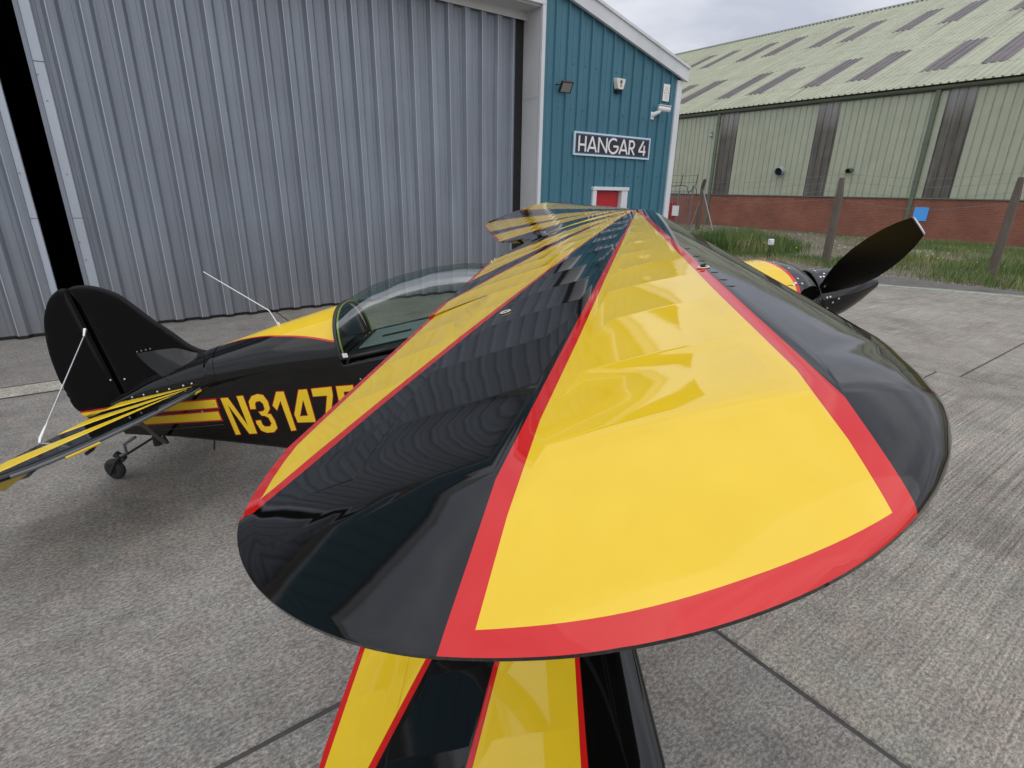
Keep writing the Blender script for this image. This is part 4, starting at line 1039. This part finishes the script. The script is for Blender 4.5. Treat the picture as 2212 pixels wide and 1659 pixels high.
ABX, ABA = [-3.05,-2.87,-2.53,-2.28,-2.13,-2.105], [0.6,10,35,50,60,61]
xsF = sorted(set(list(np.linspace(-3.95, -3.06, 14))+list(np.linspace(-3.05, -2.105, 26))+list(np.linspace(-2.10, .37, 26))))
def angs(x):
    ab = float(np.interp(x, ABX, ABA)) if -3.05 <= x <= -2.10 else (.6 if x < -3.05 else 40.)
    rd_ = min(6., .012/.3*57*1.0*min(1, ab/10))
    return list(np.linspace(0, ab, 7))+[ab+max(rd_, .2)]+list(np.linspace(ab+max(rd_, .2), 90, 9)[1:])+[97,106,117,130,135,140,145,150,165,180]
P = []
for x in xsF:
    an_ = angs(x); row = [(x, *fus(x, a)) for a in an_]; row = row+[(p[0], -p[1], p[2]) for p in row[::-1][1:-1]]; P.append(row)
P = np.array(P); m_ = P.shape[1]; na = len(angs(0))
def fmi(i, j):
    x = xsF[i]; jj = j if j < na-1 else m_-1-j
    if -3.05 <= x < -2.105:
        if jj < 6: return 0
        if jj == 6: return 1
    return 2
s = MB(); s.grid(P[:, ::-1], lambda i, j: fmi(i, (m_-2-j) % m_), close=True)
s.add(P[0], [tuple(range(m_))], 2); s.add(P[-1], [tuple(range(m_-1, -1, -1))], 2)
fuselage = A(s, 'fuselage', PM, 32)

# flat print on the fabric side: stripes and registration
def sidew(x): return float(np.interp(x, ST[:, 0], ST[:, 1]))
def sidepoly(poly, mats, name, off, hole=None, side=1, parent=None):
    V = [Vector(p) for p in poly]; E_ = [(i, (i+1) % len(poly)) for i in range(len(poly))]
    if hole: b = len(V); V += [Vector(p) for p in hole]; E_ += [(b+i, b+(i+1) % len(hole)) for i in range(len(hole))]
    xs_ = [p[0] for p in poly]
    for xk in np.arange(min(xs_), max(xs_), .06)[1:]:
        b = len(V); V += [Vector((xk, -1.2)), Vector((xk, -.3))]; E_.append((b, b+1))
    vo, eo, fo, *_ = delaunay_2d_cdt(V, E_, [], 0, 1e-6); s = MB(); keep = []
    for f in fo:
        cx, cz = np.mean([(vo[i].x, vo[i].y) for i in f], 0)
        if inpoly(poly, cx, cz) and not (hole and inpoly(hole, cx, cz)): keep.append(tuple(f))
    vv = [(p.x, side*(sidew(p.x)+off), p.y) for p in vo]; fixed = []
    for f in keep:
        a, b, c_ = (np.array(vv[i]) for i in f[:3]); nrm_ = np.cross(b-a, c_-a)
        fixed.append(f if nrm_[1]*side > 0 else f[::-1])
    us_ = sorted({i for f in fixed for i in f}); ix_ = {v: k for k, v in enumerate(us_)}
    s.add([vv[i] for i in us_], [tuple(ix_[i] for i in f) for f in fixed]); return A(s, name, mats, None, parent or fuselage)
def grow(poly, d):
    P = np.array(poly); n = len(P); ar = .5*sum(P[i][0]*P[(i+1) % n][1]-P[(i+1) % n][0]*P[i][1] for i in range(n)); sg_ = 1 if ar > 0 else -1; out = []
    for i in range(n):
        d0 = P[i]-P[i-1]; d1 = P[(i+1) % n]-P[i]; d0 /= np.linalg.norm(d0); d1 /= np.linalg.norm(d1)
        n0 = np.array([d0[1], -d0[0]])*sg_; n1 = np.array([d1[1], -d1[0]])*sg_; b = n0+n1; b /= np.linalg.norm(b)+1e-9
        out.append(tuple(P[i]+b*d/max(.5, b.dot(n0))))
    return out
GL = {'N': [(-3.057,-.514),(-3.001,-.519),(-2.94,-.739),(-2.931,-.519),(-2.883,-.523),(-2.897,-.804),(-2.956,-.798),(-3.024,-.564),(-3.025,-.792),(-3.062,-.79)],
'3': [(-2.869,-.623),(-2.857,-.569),(-2.82,-.536),(-2.773,-.529),(-2.735,-.541),(-2.719,-.59),(-2.726,-.642),(-2.759,-.675),(-2.735,-.683),(-2.725,-.733),(-2.73,-.787),(-2.765,-.812),(-2.821,-.809),(-2.856,-.787),(-2.869,-.73),(-2.864,-.712),(-2.829,-.715),(-2.829,-.748),(-2.814,-.765),(-2.778,-.769),(-2.757,-.749),(-2.762,-.703),(-2.786,-.686),(-2.806,-.681),(-2.816,-.653),(-2.781,-.653),(-2.763,-.64),(-2.759,-.602),(-2.773,-.578),(-2.804,-.577),(-2.82,-.592),(-2.829,-.628)],
'1': [(-2.631,-.535),(-2.578,-.541),(-2.597,-.822),(-2.634,-.822),(-2.626,-.598),(-2.678,-.661),(-2.695,-.624)],
'4': [(-2.467,-.547),(-2.408,-.552),(-2.431,-.776),(-2.437,-.784),(-2.563,-.769),(-2.564,-.709)],
'7': [(-2.375,-.554),(-2.232,-.562),(-2.243,-.618),(-2.325,-.791),(-2.362,-.786),(-2.282,-.615),(-2.382,-.606)],
'E': [(-2.199,-.565),(-2.084,-.574),(-2.09,-.611),(-2.16,-.608),(-2.17,-.66),(-2.10,-.665),(-2.105,-.70),(-2.18,-.695),(-2.19,-.755),(-2.12,-.76),(-2.125,-.80),(-2.235,-.79)]}
HOLE4 = [(-2.461,-.616),(-2.47,-.733),(-2.531,-.729)]
for side in (1,):
    for k, P_ in GL.items():
        h4 = HOLE4 if k == '4' else None
        sidepoly(grow(P_, .0048), M_RV, 'registration_outline', .0012, grow(h4, -.0048) if h4 else None, side)
        sidepoly(P_, M_YV, 'registration_letter', .0020, h4, side)
for (tl, tr, br, bl) in (((-3.93,-.452), (-3.10,-.517), (-3.108,-.574), (-3.93,-.505)), ((-3.90,-.545), (-3.12,-.604), (-3.122,-.666), (-3.86,-.598))):
    P_ = [tl, tr, br, bl]
    for side in (1, -1):
        sidepoly(grow(P_, .010), M_RV, 'stripe_outline', .0012, None, side); sidepoly(P_, M_YV, 'side_stripe', .0020, None, side)
# fine line under the stripes, screws
s = MB(); s.tube([(-3.62, sidew(-3.62)+.0015, -.672), (-3.12, sidew(-3.12)+.0015, -.702)], .0012, 4); A(s, 'seam_line', M_STEEL, None, fuselage)
s = MB()
for x, z in ((-2.02,-.545),(-1.86,-.56),(-3.13,-.545),(-3.24,-.585)): s.tube([(x, sidew(x), z), (x, sidew(x)+.004, z)], .006, 8)
set_props(A(s, 'screw_heads', M_WIRE, None, fuselage), kind='stuff')

# ---- generic thin plate from an outline (fin, rudder, tailplane)
def plate(outline, t, name, mats, colorf=None, lines=(), plane='xz', edge=.05, z0=0., parent=None, step=.045, rmin=.35):
    O_ = refine(outline, 3) if len(outline) > 5 else np.array(outline, float); O_ = np.array([p for i, p in enumerate(O_) if i == 0 or np.linalg.norm(p-O_[i-1]) > 1e-4])
    V = [tuple(p) for p in O_]; n0 = len(V); E_ = [(i, (i+1) % n0) for i in range(n0)]
    mn, mxx = O_.min(0), O_.max(0)
    def dist(p):
        a = O_; b = np.roll(O_, -1, 0); ab = b-a; tt = np.clip(((p-a)*ab).sum(1)/np.maximum((ab**2).sum(1), 1e-12), 0, 1); return float(np.sqrt((((a+ab*tt[:, None])-p)**2).sum(1)).min())
    # inset rows close to the rim for a round edge
    cen = O_.mean(0)
    for i in range(n0):
        d0 = O_[(i+1) % n0]-O_[i-1]; d0 /= np.linalg.norm(d0)+1e-9; nn_ = np.array([-d0[1], d0[0]])
        for k in (.06, .2, .5, 1.0):
            for sg_ in (1, -1):
                p = O_[i]+nn_*sg_*edge*k
                if inpoly(O_, *p) and abs(dist(p)-edge*k) < .004: V.append(tuple(p))
    for x in np.arange(mn[0]+step/2, mxx[0], step):
        for y in np.arange(mn[1]+step/2, mxx[1], step):
            if inpoly(O_, x, y) and dist(np.array((x, y))) > edge*1.15: V.append((x, y))
    for P_ in lines:
        b = len(V); V += [tuple(p) for p in P_]; E_ += [(b+i, b+i+1) for i in range(len(P_)-1)]
    vo, eo, fo, *_ = delaunay_2d_cdt([Vector(p) for p in V], E_, [], 0, 1e-6)
    P2 = np.array([(p.x, p.y) for p in vo]); H_ = []
    for p in P2:
        d = dist(p) if inpoly(O_, *p) else 0.; u = min(1, d/edge); H_.append(t/2*math.sqrt(max(0., 1-(1-u)**2)))
    s = MB(); n = len(P2)
    def mk(p, h_, sg_):
        return (p[0], sg_*h_, p[1]) if plane == 'xz' else (p[0], p[1], z0+sg_*h_)
    vt = [mk(P2[i], H_[i], 1) for i in range(n)]; vb = [mk(P2[i], H_[i], -1) for i in range(n)]
    ft, mt, fb = [], [], []
    for f in fo:
        cx, cy = P2[list(f)].mean(0)
        if not inpoly(O_, cx, cy): continue
        f = tuple(f); a, b, c_ = P2[f[0]], P2[f[1]], P2[f[2]]
        if (b[0]-a[0])*(c_[1]-a[1])-(b[1]-a[1])*(c_[0]-a[0]) < 0: f = f[::-1]
        if plane == 'xz': f = f[::-1]
        ft.append(f); fb.append(tuple(n+i for i in f[::-1])); mt.append(colorf(cx, cy) if colorf else 2)
    me = bpy.data.meshes.new(name); me.from_pydata(vt+vb, [], ft+fb)
    for m2 in mats: me.materials.append(m2)
    me.polygons.foreach_set('material_index', mt+mt); me.polygons.foreach_set('use_smooth', [True]*len(ft+fb))
    bm = bmesh.new(); bm.from_mesh(me); bmesh.ops.delete(bm, geom=[v for v in bm.verts if not v.link_faces], context='VERTS'); bmesh.ops.remove_doubles(bm, verts=bm.verts[:], dist=1e-5); bm.to_mesh(me); bm.free(); me.update()
    return A(me, name, parent=parent)
PMF = [M_YV, M_RV, M_KF]; PMT = [M_YV, M_R, M_K]
HX = -3.868
fin_o = [(HX, .395), (-3.80, .402), (-3.714, .385), (-3.632, .347), (-3.549, .291), (-3.482, .204), (-3.40, .085), (-3.303, -.035), (-3.241, -.123), (-3.19, -.172), (-3.13, -.205), (-3.04, -.22), (-3.04, -.32), (-3.4, -.40), (HX, -.46)]
fin = plate([p for p in fin_o], .036, 'fin', PMF, None, edge=.020)
rud_o = [(HX-.006, .398), (-3.92, .405), (-4.009, .367), (-4.088, .290), (-4.144, .204), (-4.20, .057), (-4.230, -.079), (-4.247, -.246), (-4.243, -.376), (-4.225, -.424), (-4.195, -.483), (-4.09, -.57), (-3.98, -.650), (HX-.006, -.66)]
def rcol(x, z):
    zt_ = -.432-.04*(x+4.2)/.3*.5
    if z > zt_: return 2
    if z > zt_-.009: return 1
    if z > zt_-.050: return 0
    if z > zt_-.060: return 1
    return 2
rl = [[(-4.3, -.432+.0067*1.0-dz), (-3.86, -.432-.0227-dz)] for dz in (0, .009, .050, .060)]
rudder = plate(rud_o, .032, 'rudder', PMF, rcol, rl, edge=.018)
s = MB(); s.box(HX-.014, HX+.012, -.013, .013, -.66, .388); A(s, 'hinge_strip', M_KF, None, fin)
# fairing between fin and turtle deck: a glossy concave saddle on both sides
for side in (1, -1):
    s = MB(); P = []
    for i in range(24):
        row = []
        for k in range(13):
            v = k/12; xl = -3.60+.30*v**1.3; x = xl+(-3.03-xl)*i/23
            w_, zt_, zs_ = (float(np.interp(x, ST[:, 0], ST[:, q_])) for q_ in (1, 2, 3))
            m2 = np.clip((x+3.34)/.27, 0, 1); m2 = m2*m2*(3-2*m2)
            ztop = float(np.interp(x, [-3.60, -3.45, -3.3, -3.2, -3.1, -3.03], [-.115, -.125, -.14, -.172, -.205, -.20])); ztop = min(ztop, zt_+.10) if False else ztop
            yc = .024+(w_*1.005-.024)*v; zc_ = ztop+(zs_-.004-ztop)*(.25*(1-(1-v)**1.7)+.75*v**1.05)
            a2 = v*math.pi/2; ye, ze = w_*math.sin(a2)*1.004, zs_+(zt_-zs_)*math.cos(a2)+.003
            row.append((x, side*((1-m2)*yc+m2*ye), (1-m2)*zc_+m2*ze))
        P.append(row)
    s.grid(np.array(P) if side > 0 else np.array(P)[:, ::-1]); A(s, 'fin_fairing', M_K, 80, fuselage)
s = MB()
for k in range(4): s.tube([(-3.585+.033*k, .024, -.105), (-3.585+.033*k, .029, -.105)], .0045, 6)
for x, z, y in ((-3.86,-.255,.026),(-3.76,-.27,.026),(-3.72,-.395,.085),(-3.62,-.392,.10),(-3.5,-.388,.12),(-3.4,-.384,.135),(-3.28,-.378,.155),(-3.21,-.375,.165)): s.tube([(x, y, z), (x, y+.006, z+.002)], .006, 7)
set_props(A(s, 'screw_heads', M_WIRE, None, fuselage), kind='stuff')

# tailplane halves with elevators
ZS = -.42; HS = -3.856
st_o = [(HS, .02), (-3.17, .02), (-3.175, .12), (-3.188, .35), (-3.238, .62), (-3.30, .80), (-3.375, .965), (-3.46, 1.09), (-3.57, 1.19), (-3.70, 1.25), (HS, 1.265)]
AP = np.array((-3.205, .14))
sl = [((-3.225,.141),(HS-.01,.112)), ((-3.235,.155),(HS-.01,.305)), ((-3.24,.185),(HS-.01,.452)), ((-3.245,.203),(HS-.01,.69)), ((-3.25,.222),(-3.80,.98)), ((-3.26,.236),(-3.72,1.24))]
def side_of(l, x, y): (a, b), (c_, d) = l; return (c_-a)*(y-b)-(d-b)*(x-a)
def scol(x, y):
    if x > -3.235-.03*0: return 2
    sg_ = [side_of(l, x, y) < 0 for l in sl]     # True: further out than the line
    k = sum(1 for t in sg_ if t)
    if y > 1.215 or (x < HS+.0): return 2
    return 0 if k in (1, 3, 5) else 2
for side in (1, -1):
    om = [(x, side*y) for x, y in st_o]
    cf_ = (lambda x, y: scol(x, abs(y)))
    ls = [[(a, side*b), (c_, side*d)] for (a, b), (c_, d) in sl]
    tp = plate(om if side > 0 else om[::-1], .040, 'tailplane', PMT, cf_, ls, plane='xy', edge=.028, z0=ZS)
    # elevator, drooped
    eo_ = [(0, .05), (-.30, .10), (-.335, .5), (-.32, .95), (-.25, 1.15), (-.12, 1.235), (0, 1.262)]
    el = plate([(x, side*y) for x, y in eo_][::side], .040, 'elevator', PMT, lambda x, y: (0 if (.30 < abs(y) < .46 or .69 < abs(y) < .95) else 2),
               [[(0, side*q_), (-.4, side*q_)] for q_ in (.30, .46, .69, .95)], plane='xy', edge=.02, z0=0., parent=tp)
    el.matrix_basis = Matrix.Translation((HS-.008, 0, ZS)) @ Matrix.Rotation(rad(-36), 4, 'Y')
    # yellow bands under the nose of the tailplane and grey tube along it
    s = MB(); LEp = refine(st_o[2:9], 4)
    s.tube([(x-.007, side*y, ZS-.004) for x, y in LEp], .0115, 10); A(s, 'leading_edge_tube', M_GREYSTRUT, 60, tp)
    for ya, yb in ((.14, .27), (.86, 1.06)):
        s = MB(); s.tube([(x-.004, side*y, ZS-.015) for x, y in LEp if ya < y < yb], .0105, 8); A(s, 'leading_edge_band', M_Y, 60, tp)
    s = MB(); s.tube([(-3.462, side*.45, ZS-.03), (-3.66, side*.085, -.765)], .013, 8); A(s, 'tail_strut', M_GREYSTRUT, 60)
    s = MB(); a_ = Vector((-3.855, side*.028, .108)); b_ = Vector((-3.858, side*.713, ZS+.02)); d_ = (b_-a_).normalized()
    s.tube([a_, a_+d_*.03, b_-d_*.09, b_], [.004]*4, 6); s.tube([b_-d_*.13, b_-d_*.085, b_-d_*.02, b_+Vector((0, 0, -.01))], [.004, .009, .011, .010], 8)
    s.tube([a_+Vector((0, side*.004, .012)), a_+d_*.05], [.013, .008], 8); A(s, 'bracing_wire', M_WIRE, 60)
    s = MB(); a_ = Vector((-3.50, side*.60, ZS-.03)); s.tube([a_+Vector((.0, side*.12, .0)), a_+Vector((-.05, side*.13, -.06)), a_+Vector((-.07, side*.17, -.07))], .010, 6); A(s, 'balance_bracket', M_KM, None, tp)

# ---- canopy
CX = [-2.10,-2.0,-1.88,-1.68,-1.465,-1.258,-1.05,-.85,-.68,-.55]; CZ = [-.105,-.062,-.033,-.006,-.004,-.024,-.075,-.15,-.24,-.33]; CW = [.335,.345,.35,.355,.36,.36,.355,.34,.31,.25]
CB = -.392; P = []
for x in np.linspace(-2.095, -.56, 40):
    t_ = float(np.interp(x, CX, smoothpts(CZ, 1))); w_ = float(np.interp(x, CX, CW)); row = []
    for a in np.linspace(-90, 90, 25):
        sa, ca = math.sin(rad(a)), math.cos(rad(a)); row.append((x, w_*math.copysign(abs(sa)**.85, sa), CB+(t_-CB)*ca**.85 if ca > 1e-6 else CB))
    P.append(row)
s = MB(); s.grid(np.array(P)); canopy = A(s, 'canopy', M_CANOPY, 80)
def arch(x, dw, dz, r, mat, name, n=24):
    t_ = float(np.interp(x, CX, CZ)); w_ = float(np.interp(x, CX, CW)); s = MB()
    s.tube([(x, (w_+dw)*math.copysign(abs(math.sin(rad(a)))**.85, math.sin(rad(a))), CB+(t_+dz-CB)*max(0, math.cos(rad(a)))**.85) for a in np.linspace(-90, 90, n)], r, 6); return A(s, name, mat, 60, canopy)
arch(-2.098, .004, .004, .011, M_KM, 'canopy_frame'); arch(-2.078, -.006, -.006, .006, M_CANOPYEDGE, 'canopy_seal')
s = MB()
for side in (1, -1): s.tube([(x, side*(float(np.interp(x, CX, CW))+.004), CB) for x in np.linspace(-2.095, -.56, 20)], .011, 6)
A(s, 'canopy_rail', M_KM, 60, canopy)
s = MB(); s.obox((-2.062, .350, -.374), (.016, 0, -.002), (0, .003, 0), (0, 0, .013)); A(s, 'canopy_catch', M_WHT, None, canopy)
s = MB(); s.add([(-2.09,-.31,-.393),(-.6,-.3,-.385),(-.6,.3,-.385),(-2.09,.31,-.393)], [(0,1,2,3)]); A(s, 'cockpit_floor', M_KM, None, fuselage)
M_SHELF = pmat('grey green cockpit panel', (.16, .19, .185), .5, var=.08, vscale=12)
s = MB(); s.cbox(-2.02, -1.62, -.26, .20, -.388, -.375, .004); A(s, 'parcel_shelf', M_SHELF, None, fuselage)
s = MB(); s.obox((-1.80, .02, -.372), (.10, 0, 0), (.0, .014, 0), (0, 0, .004)); A(s, 'shelf_slot', M_DARK, None, fuselage)
# aerial on the turtle deck
s = MB(); s.tube([(-2.573, .0, -.150), (-2.585, 0, -.105), (-2.60, 0, -.04), (-2.927, 0, .298)], [.004, .004, .0036, .0026], 6); s.tube([(-2.570, 0, -.155), (-2.574, 0, -.13)], .010, 8); A(s, 'whip_aerial', M_WHT, 60)
s = MB(); s.tube([(-3.35, 0, -.84), (-3.39, 0, -.93)], .006, 6); A(s, 'belly_aerial', M_KM)

# ---- cowling, spinner, propeller
CT = np.array([(.37,.42,-.405,-.70,-1.10),(.50,.425,-.42,-.72,-1.10),(.62,.422,-.433,-.72,-1.09),(.70,.405,-.452,-.725,-1.07),(.76,.375,-.478,-.73,-1.04),(.81,.325,-.513,-.735,-1.0),(.85,.265,-.55,-.74,-.96),(.875,.20,-.585,-.74,-.91),(.88,.12,-.63,-.74,-.86)])
def cow(x, a):
    w_, zt_, zs_, zb_ = (np.interp(x, CT[:, 0], CT[:, i]) for i in (1, 2, 3, 4))
    c_, s_ = math.cos(rad(a)), math.sin(rad(a)); return (w_*s_, zs_+((zt_-zs_) if c_ > 0 else (zs_-zb_))*c_)
AX = [0, 7, 21, 37, 53, 63, 90, 120, 180]; XB = [.612, .614, .643, .666, .668, .660, .62, .55, .50]
P = []; NSEG = 12
for a in np.linspace(0, 360, 73)[:-1]:
    aa = a if a <= 180 else 360-a; xb = float(np.interp(aa, AX, XB)); col = list(np.linspace(.372, xb, 8))+list(np.linspace(xb+.022, .88, 16))
    P.append([(x, cow(x, aa)[0]*(1 if a <= 180 else -1), cow(x, aa)[1]) for x in col])
P = np.array(P).transpose(1, 0, 2); s = MB(); s.grid(P[:, ::-1], lambda i, j: (0 if 16 > 0 and (min((71-j-1) % 72*5, 360-(71-j-1) % 72*5) < 128) else 2) if i < 7 else (1 if i == 7 and min((71-j-1) % 72*5, 360-(71-j-1) % 72*5) < 130 else 2), close=True)
cowl = A(s, 'cowling', PM, 50)
def cown(x, a, d=0.003):
    y, z = cow(x, a); y2, z2 = cow(x, a+.5); y0, z0_ = cow(x, a-.5); t_ = Vector((0, y2-y0, z2-z0_)).normalized(); x2 = x+.01; yb, zb2 = cow(x2, a); tx = Vector((.01, yb-y, zb2-z)).normalized(); n_ = tx.cross(t_); n_ = n_ if n_.y*y+ n_.z*(z+.72) > 0 else -n_
    return Vector((x, y, z)), n_
s = MB()
for x, a in ((.60, 3), (.56, 1), (.655, 12), (.70, 27), (.705, 44), (.675, 50), (.715, 51), (.66, -8), (.66, 52)):
    p, n_ = cown(x, a); s.tube([p-n_*.002, p+n_*.0035], .0075, 8)
set_props(A(s, 'screw_heads', M_WIRE, None, cowl), kind='stuff')
s = MB(); s.tube([cown(x, 52, 0)[0]+cown(x, 52)[1]*.0004 for x in np.linspace(.42, .72, 8)], .0018, 4); A(s, 'cowl_joint', M_KM, None, cowl)
PC = (.955, 0, -.74)
def lathe(prof, n=40, x0=0, yz=(0, -.74), mat=M_K, name='spinner', parent=None, sm=50, mi=0):
    s = MB(); s.grid(np.array([[(x, yz[0]+r*math.cos(2*math.pi*k/n), yz[1]+r*math.sin(2*math.pi*k/n)) for k in range(n)] for x, r in prof])[:, ::-1], close=True)
    s.add([(prof[-1][0], yz[0]+prof[-1][1]*math.cos(2*math.pi*k/n), yz[1]+prof[-1][1]*math.sin(2*math.pi*k/n)) for k in range(n)], [tuple(range(n))]); return A(s, name, mat, sm, parent)
prop = lathe([(.89,.05),(.89,.178),(.905,.182),(.915,.178),(.96,.172),(1.02,.162),(1.08,.145),(1.14,.122),(1.20,.094),(1.25,.066),(1.29,.044),(1.312,.034),(1.325,.022),(1.329,.006)], 48, name='spinner')
s = MB()
for k in range(16):
    a = 2*math.pi*k/16+.15
    for x, r in ((.925, .1775), (.945, .1755)):
        if k % 2 and x > .93: continue
        s.tube([(x, (r-.004)*math.cos(a), -.74+(r-.004)*math.sin(a)), (x, (r+.0025)*math.cos(a), -.74+(r+.0025)*math.sin(a))], .006, 7)
for dx, da in ((1.0, .12), (1.0, -.12), (.96, .14), (.96, -.14), (1.03, .10)):
    for b0 in (rad(29), rad(29)+math.pi):
        r = float(np.interp(dx, [.96, 1.02, 1.08], [.172, .162, .145])); a = b0+da*4.2; s.tube([(dx, (r-.004)*math.cos(a), -.74+(r-.004)*math.sin(a)), (dx, (r+.0025)*math.cos(a), -.74+(r+.0025)*math.sin(a))], .0065, 7)
set_props(A(s, 'screw_heads', M_WIRE, None, prop), kind='stuff')
# blades: outline in the propeller disc
tipv = np.array((.93, -.235+.74)); RBL = float(np.linalg.norm(tipv)); ba = math.atan2(tipv[1], tipv[0])
BR = [.10,.16,.22,.30,.42,.55,.68,.80,.90,.97,1.0]; BCh = [.085,.10,.125,.155,.185,.198,.192,.172,.142,.108,.088]; BT = [.06,.05,.035,.026,.020,.016,.013,.011,.009,.007,.005]; BA = [52,48,44,38,31,25,21,18,16,14,14]
for kb in range(2):
    aa = ba+math.pi*kb; er = Vector((0, math.cos(aa), math.sin(aa))); et = Vector((1, 0, 0)).cross(er); P = []
    for r_, c_, t_, tw in zip(BR, BCh, BT, BA):
        row = []; tw2 = rad(tw); cdir = et*math.cos(tw2)+Vector((1, 0, 0))*math.sin(tw2)*(-1); nd = er.cross(cdir)
        for k in range(16):
            a = 2*math.pi*k/16; u = math.cos(a)*.5; v = math.sin(a)*.5*(1.2 if math.sin(a) > 0 else .5); row.append(Vector(PC)+er*(r_*RBL)+cdir*(u*c_*1.02)+nd*(v*t_))
        P.append(row)
    s = MB(); s.grid(np.array([[tuple(p) for p in r] for r in P]), close=True); s.add([tuple(p) for p in P[-1]], [tuple(range(16))]); bo = A(s, 'propeller_blade', M_PROP, 60, prop)
    s = MB(); n_ = 16; P2_ = []
    for q_ in (.992, 1.003): P2_.append([tuple(Vector(PC)+er*(q_*RBL)+(Vector(p)-Vector(PC)-er*RBL)*1.05) for p in P[-1]])
    s.grid(np.array(P2_), close=True); s.add(P2_[-1], [tuple(range(16))]); A(s, 'blade_tip', M_WHT, None, prop)

# ---- struts, undercarriage, tail wheel
def strut(a, b, c_, t_, name, mat=M_KM, parent=None):
    s = MB(); a, b = Vector(a), Vector(b); d = (b-a).normalized(); ex = Vector((1, 0, 0)); ex = (ex-d*ex.dot(d)).normalized(); ey = d.cross(ex); n = 14
    s.grid(np.array([[tuple(p+ex*c_/2*math.cos(2*math.pi*k/n)+ey*t_/2*math.sin(2*math.pi*k/n)) for k in range(n)] for p in (a, b)]), close=True); return A(s, name, mat, 60, parent)
for side in (1, -1):
    strut((-.30, side*.30, -.34), (-.16, side*.42, -.035), .05, .02, 'cabane_strut'); strut((-.62, side*.34, -.40), (-.78, side*.42, -.02), .05, .02, 'cabane_strut')
    strut((-.98, side*2.18, -1.0), (-.50, side*2.10, -.04), .10, .022, 'interplane_strut', M_K); strut((-1.34, side*2.18, -1.02), (-.78, side*2.10, -.02), .10, .022, 'interplane_strut', M_K)
    s = MB()
    for dx in (0, .035):
        s.tube([(-.95+dx, side*.36, -1.02), (-.55+dx, side*2.05, -.05)], .0035, 5); s.tube([(-.35+dx, side*.34, -.12), (-1.05+dx, side*2.15, -1.0)], .0035, 5)
    A(s, 'flying_wire', M_WIRE)
    # main gear
    wz = (-1.976+.24*.42)/.971+.165*.985; wx = -.46
    s = MB(); s.tube([(-.30, side*.33, -1.10), (wx+.02, side*.80, wz+.02)], [.03, .022], 10); s.tube([(-.75, side*.33, -1.15), (wx-.02, side*.80, wz+.02)], [.024, .018], 10); gear = A(s, 'main_gear_leg', M_K, 60)
    lathe_w = MB(); n = 28; prof = [(-.06,.07),(-.062,.12),(-.05,.155),(-.02,.166),(.02,.166),(.05,.155),(.062,.12),(.06,.07)]
    lathe_w.grid(np.array([[(wx+r*math.cos(2*math.pi*k/n), side*.86+dy, wz+r*math.sin(2*math.pi*k/n)) for k in range(n)] for dy, r in prof]), close=True); A(lathe_w, 'main_tyre', M_RUB, 50, gear)
    s = MB(); s.tube([(wx, side*.86-.055, wz), (wx, side*.86+.055, wz)], .075, 20); A(s, 'wheel_hub', M_STEEL, 40, gear)
# tail wheel
tw = Vector((-4.19, 0, -.915)); n = 28
s = MB(); prof = [(-.022,.035),(-.028,.055),(-.022,.074),(-.008,.081),(.008,.081),(.022,.074),(.028,.055),(.022,.035)]
sw_ = rad(12)
s.grid(np.array([[(tw.x+r*math.cos(2*math.pi*k/n)*math.cos(sw_)-dy*math.sin(sw_), dy*math.cos(sw_)+r*math.cos(2*math.pi*k/n)*math.sin(sw_), tw.z+r*math.sin(2*math.pi*k/n)) for k in range(n)] for dy, r in prof]), close=True)
s.tube([(tw.x, -.02, tw.z), (tw.x, .02, tw.z)], .04, 14); tailw = A(s, 'tail_wheel', M_RUB, 50)
s = MB()
for sy in (-.036, .036): s.tube([(-4.215, sy, -.945), (tw.x, sy, tw.z), (-4.12, sy, -.845), (-4.09, sy*.6, -.825)], [.008, .010, .012, .012], 8)
s.tube([(-4.13, 0, -.80), (-4.08, 0, -.86)], .026, 10); A(s, 'tail_fork', M_KM, 50, tailw)
s = MB(); s.obox((-3.93, 0, -.785), (.17, 0, .055), (0, .022, 0), (-.002, 0, .008)); s.tube([(-3.76, 0, -.73), (-3.78, 0, -.80)], .03, 8); A(s, 'tail_spring', M_KM, None, tailw)
s = MB(); s.tube([(-3.90, .02, -.70), (-4.0, .03, -.735), (-4.015, .03, -.80), (-4.07, .03, -.815)], .011, 8); A(s, 'steering_link', M_STEEL, 50, tailw)
s = MB(); s.tube([(-3.70, .02, -.74), (-3.69, .02, -.80)], .014, 8); A(s, 'tail_strut_fitting', M_KM, None, tailw)

# ---- turn every face list into world-ready scene
bpy.context.view_layer.update()
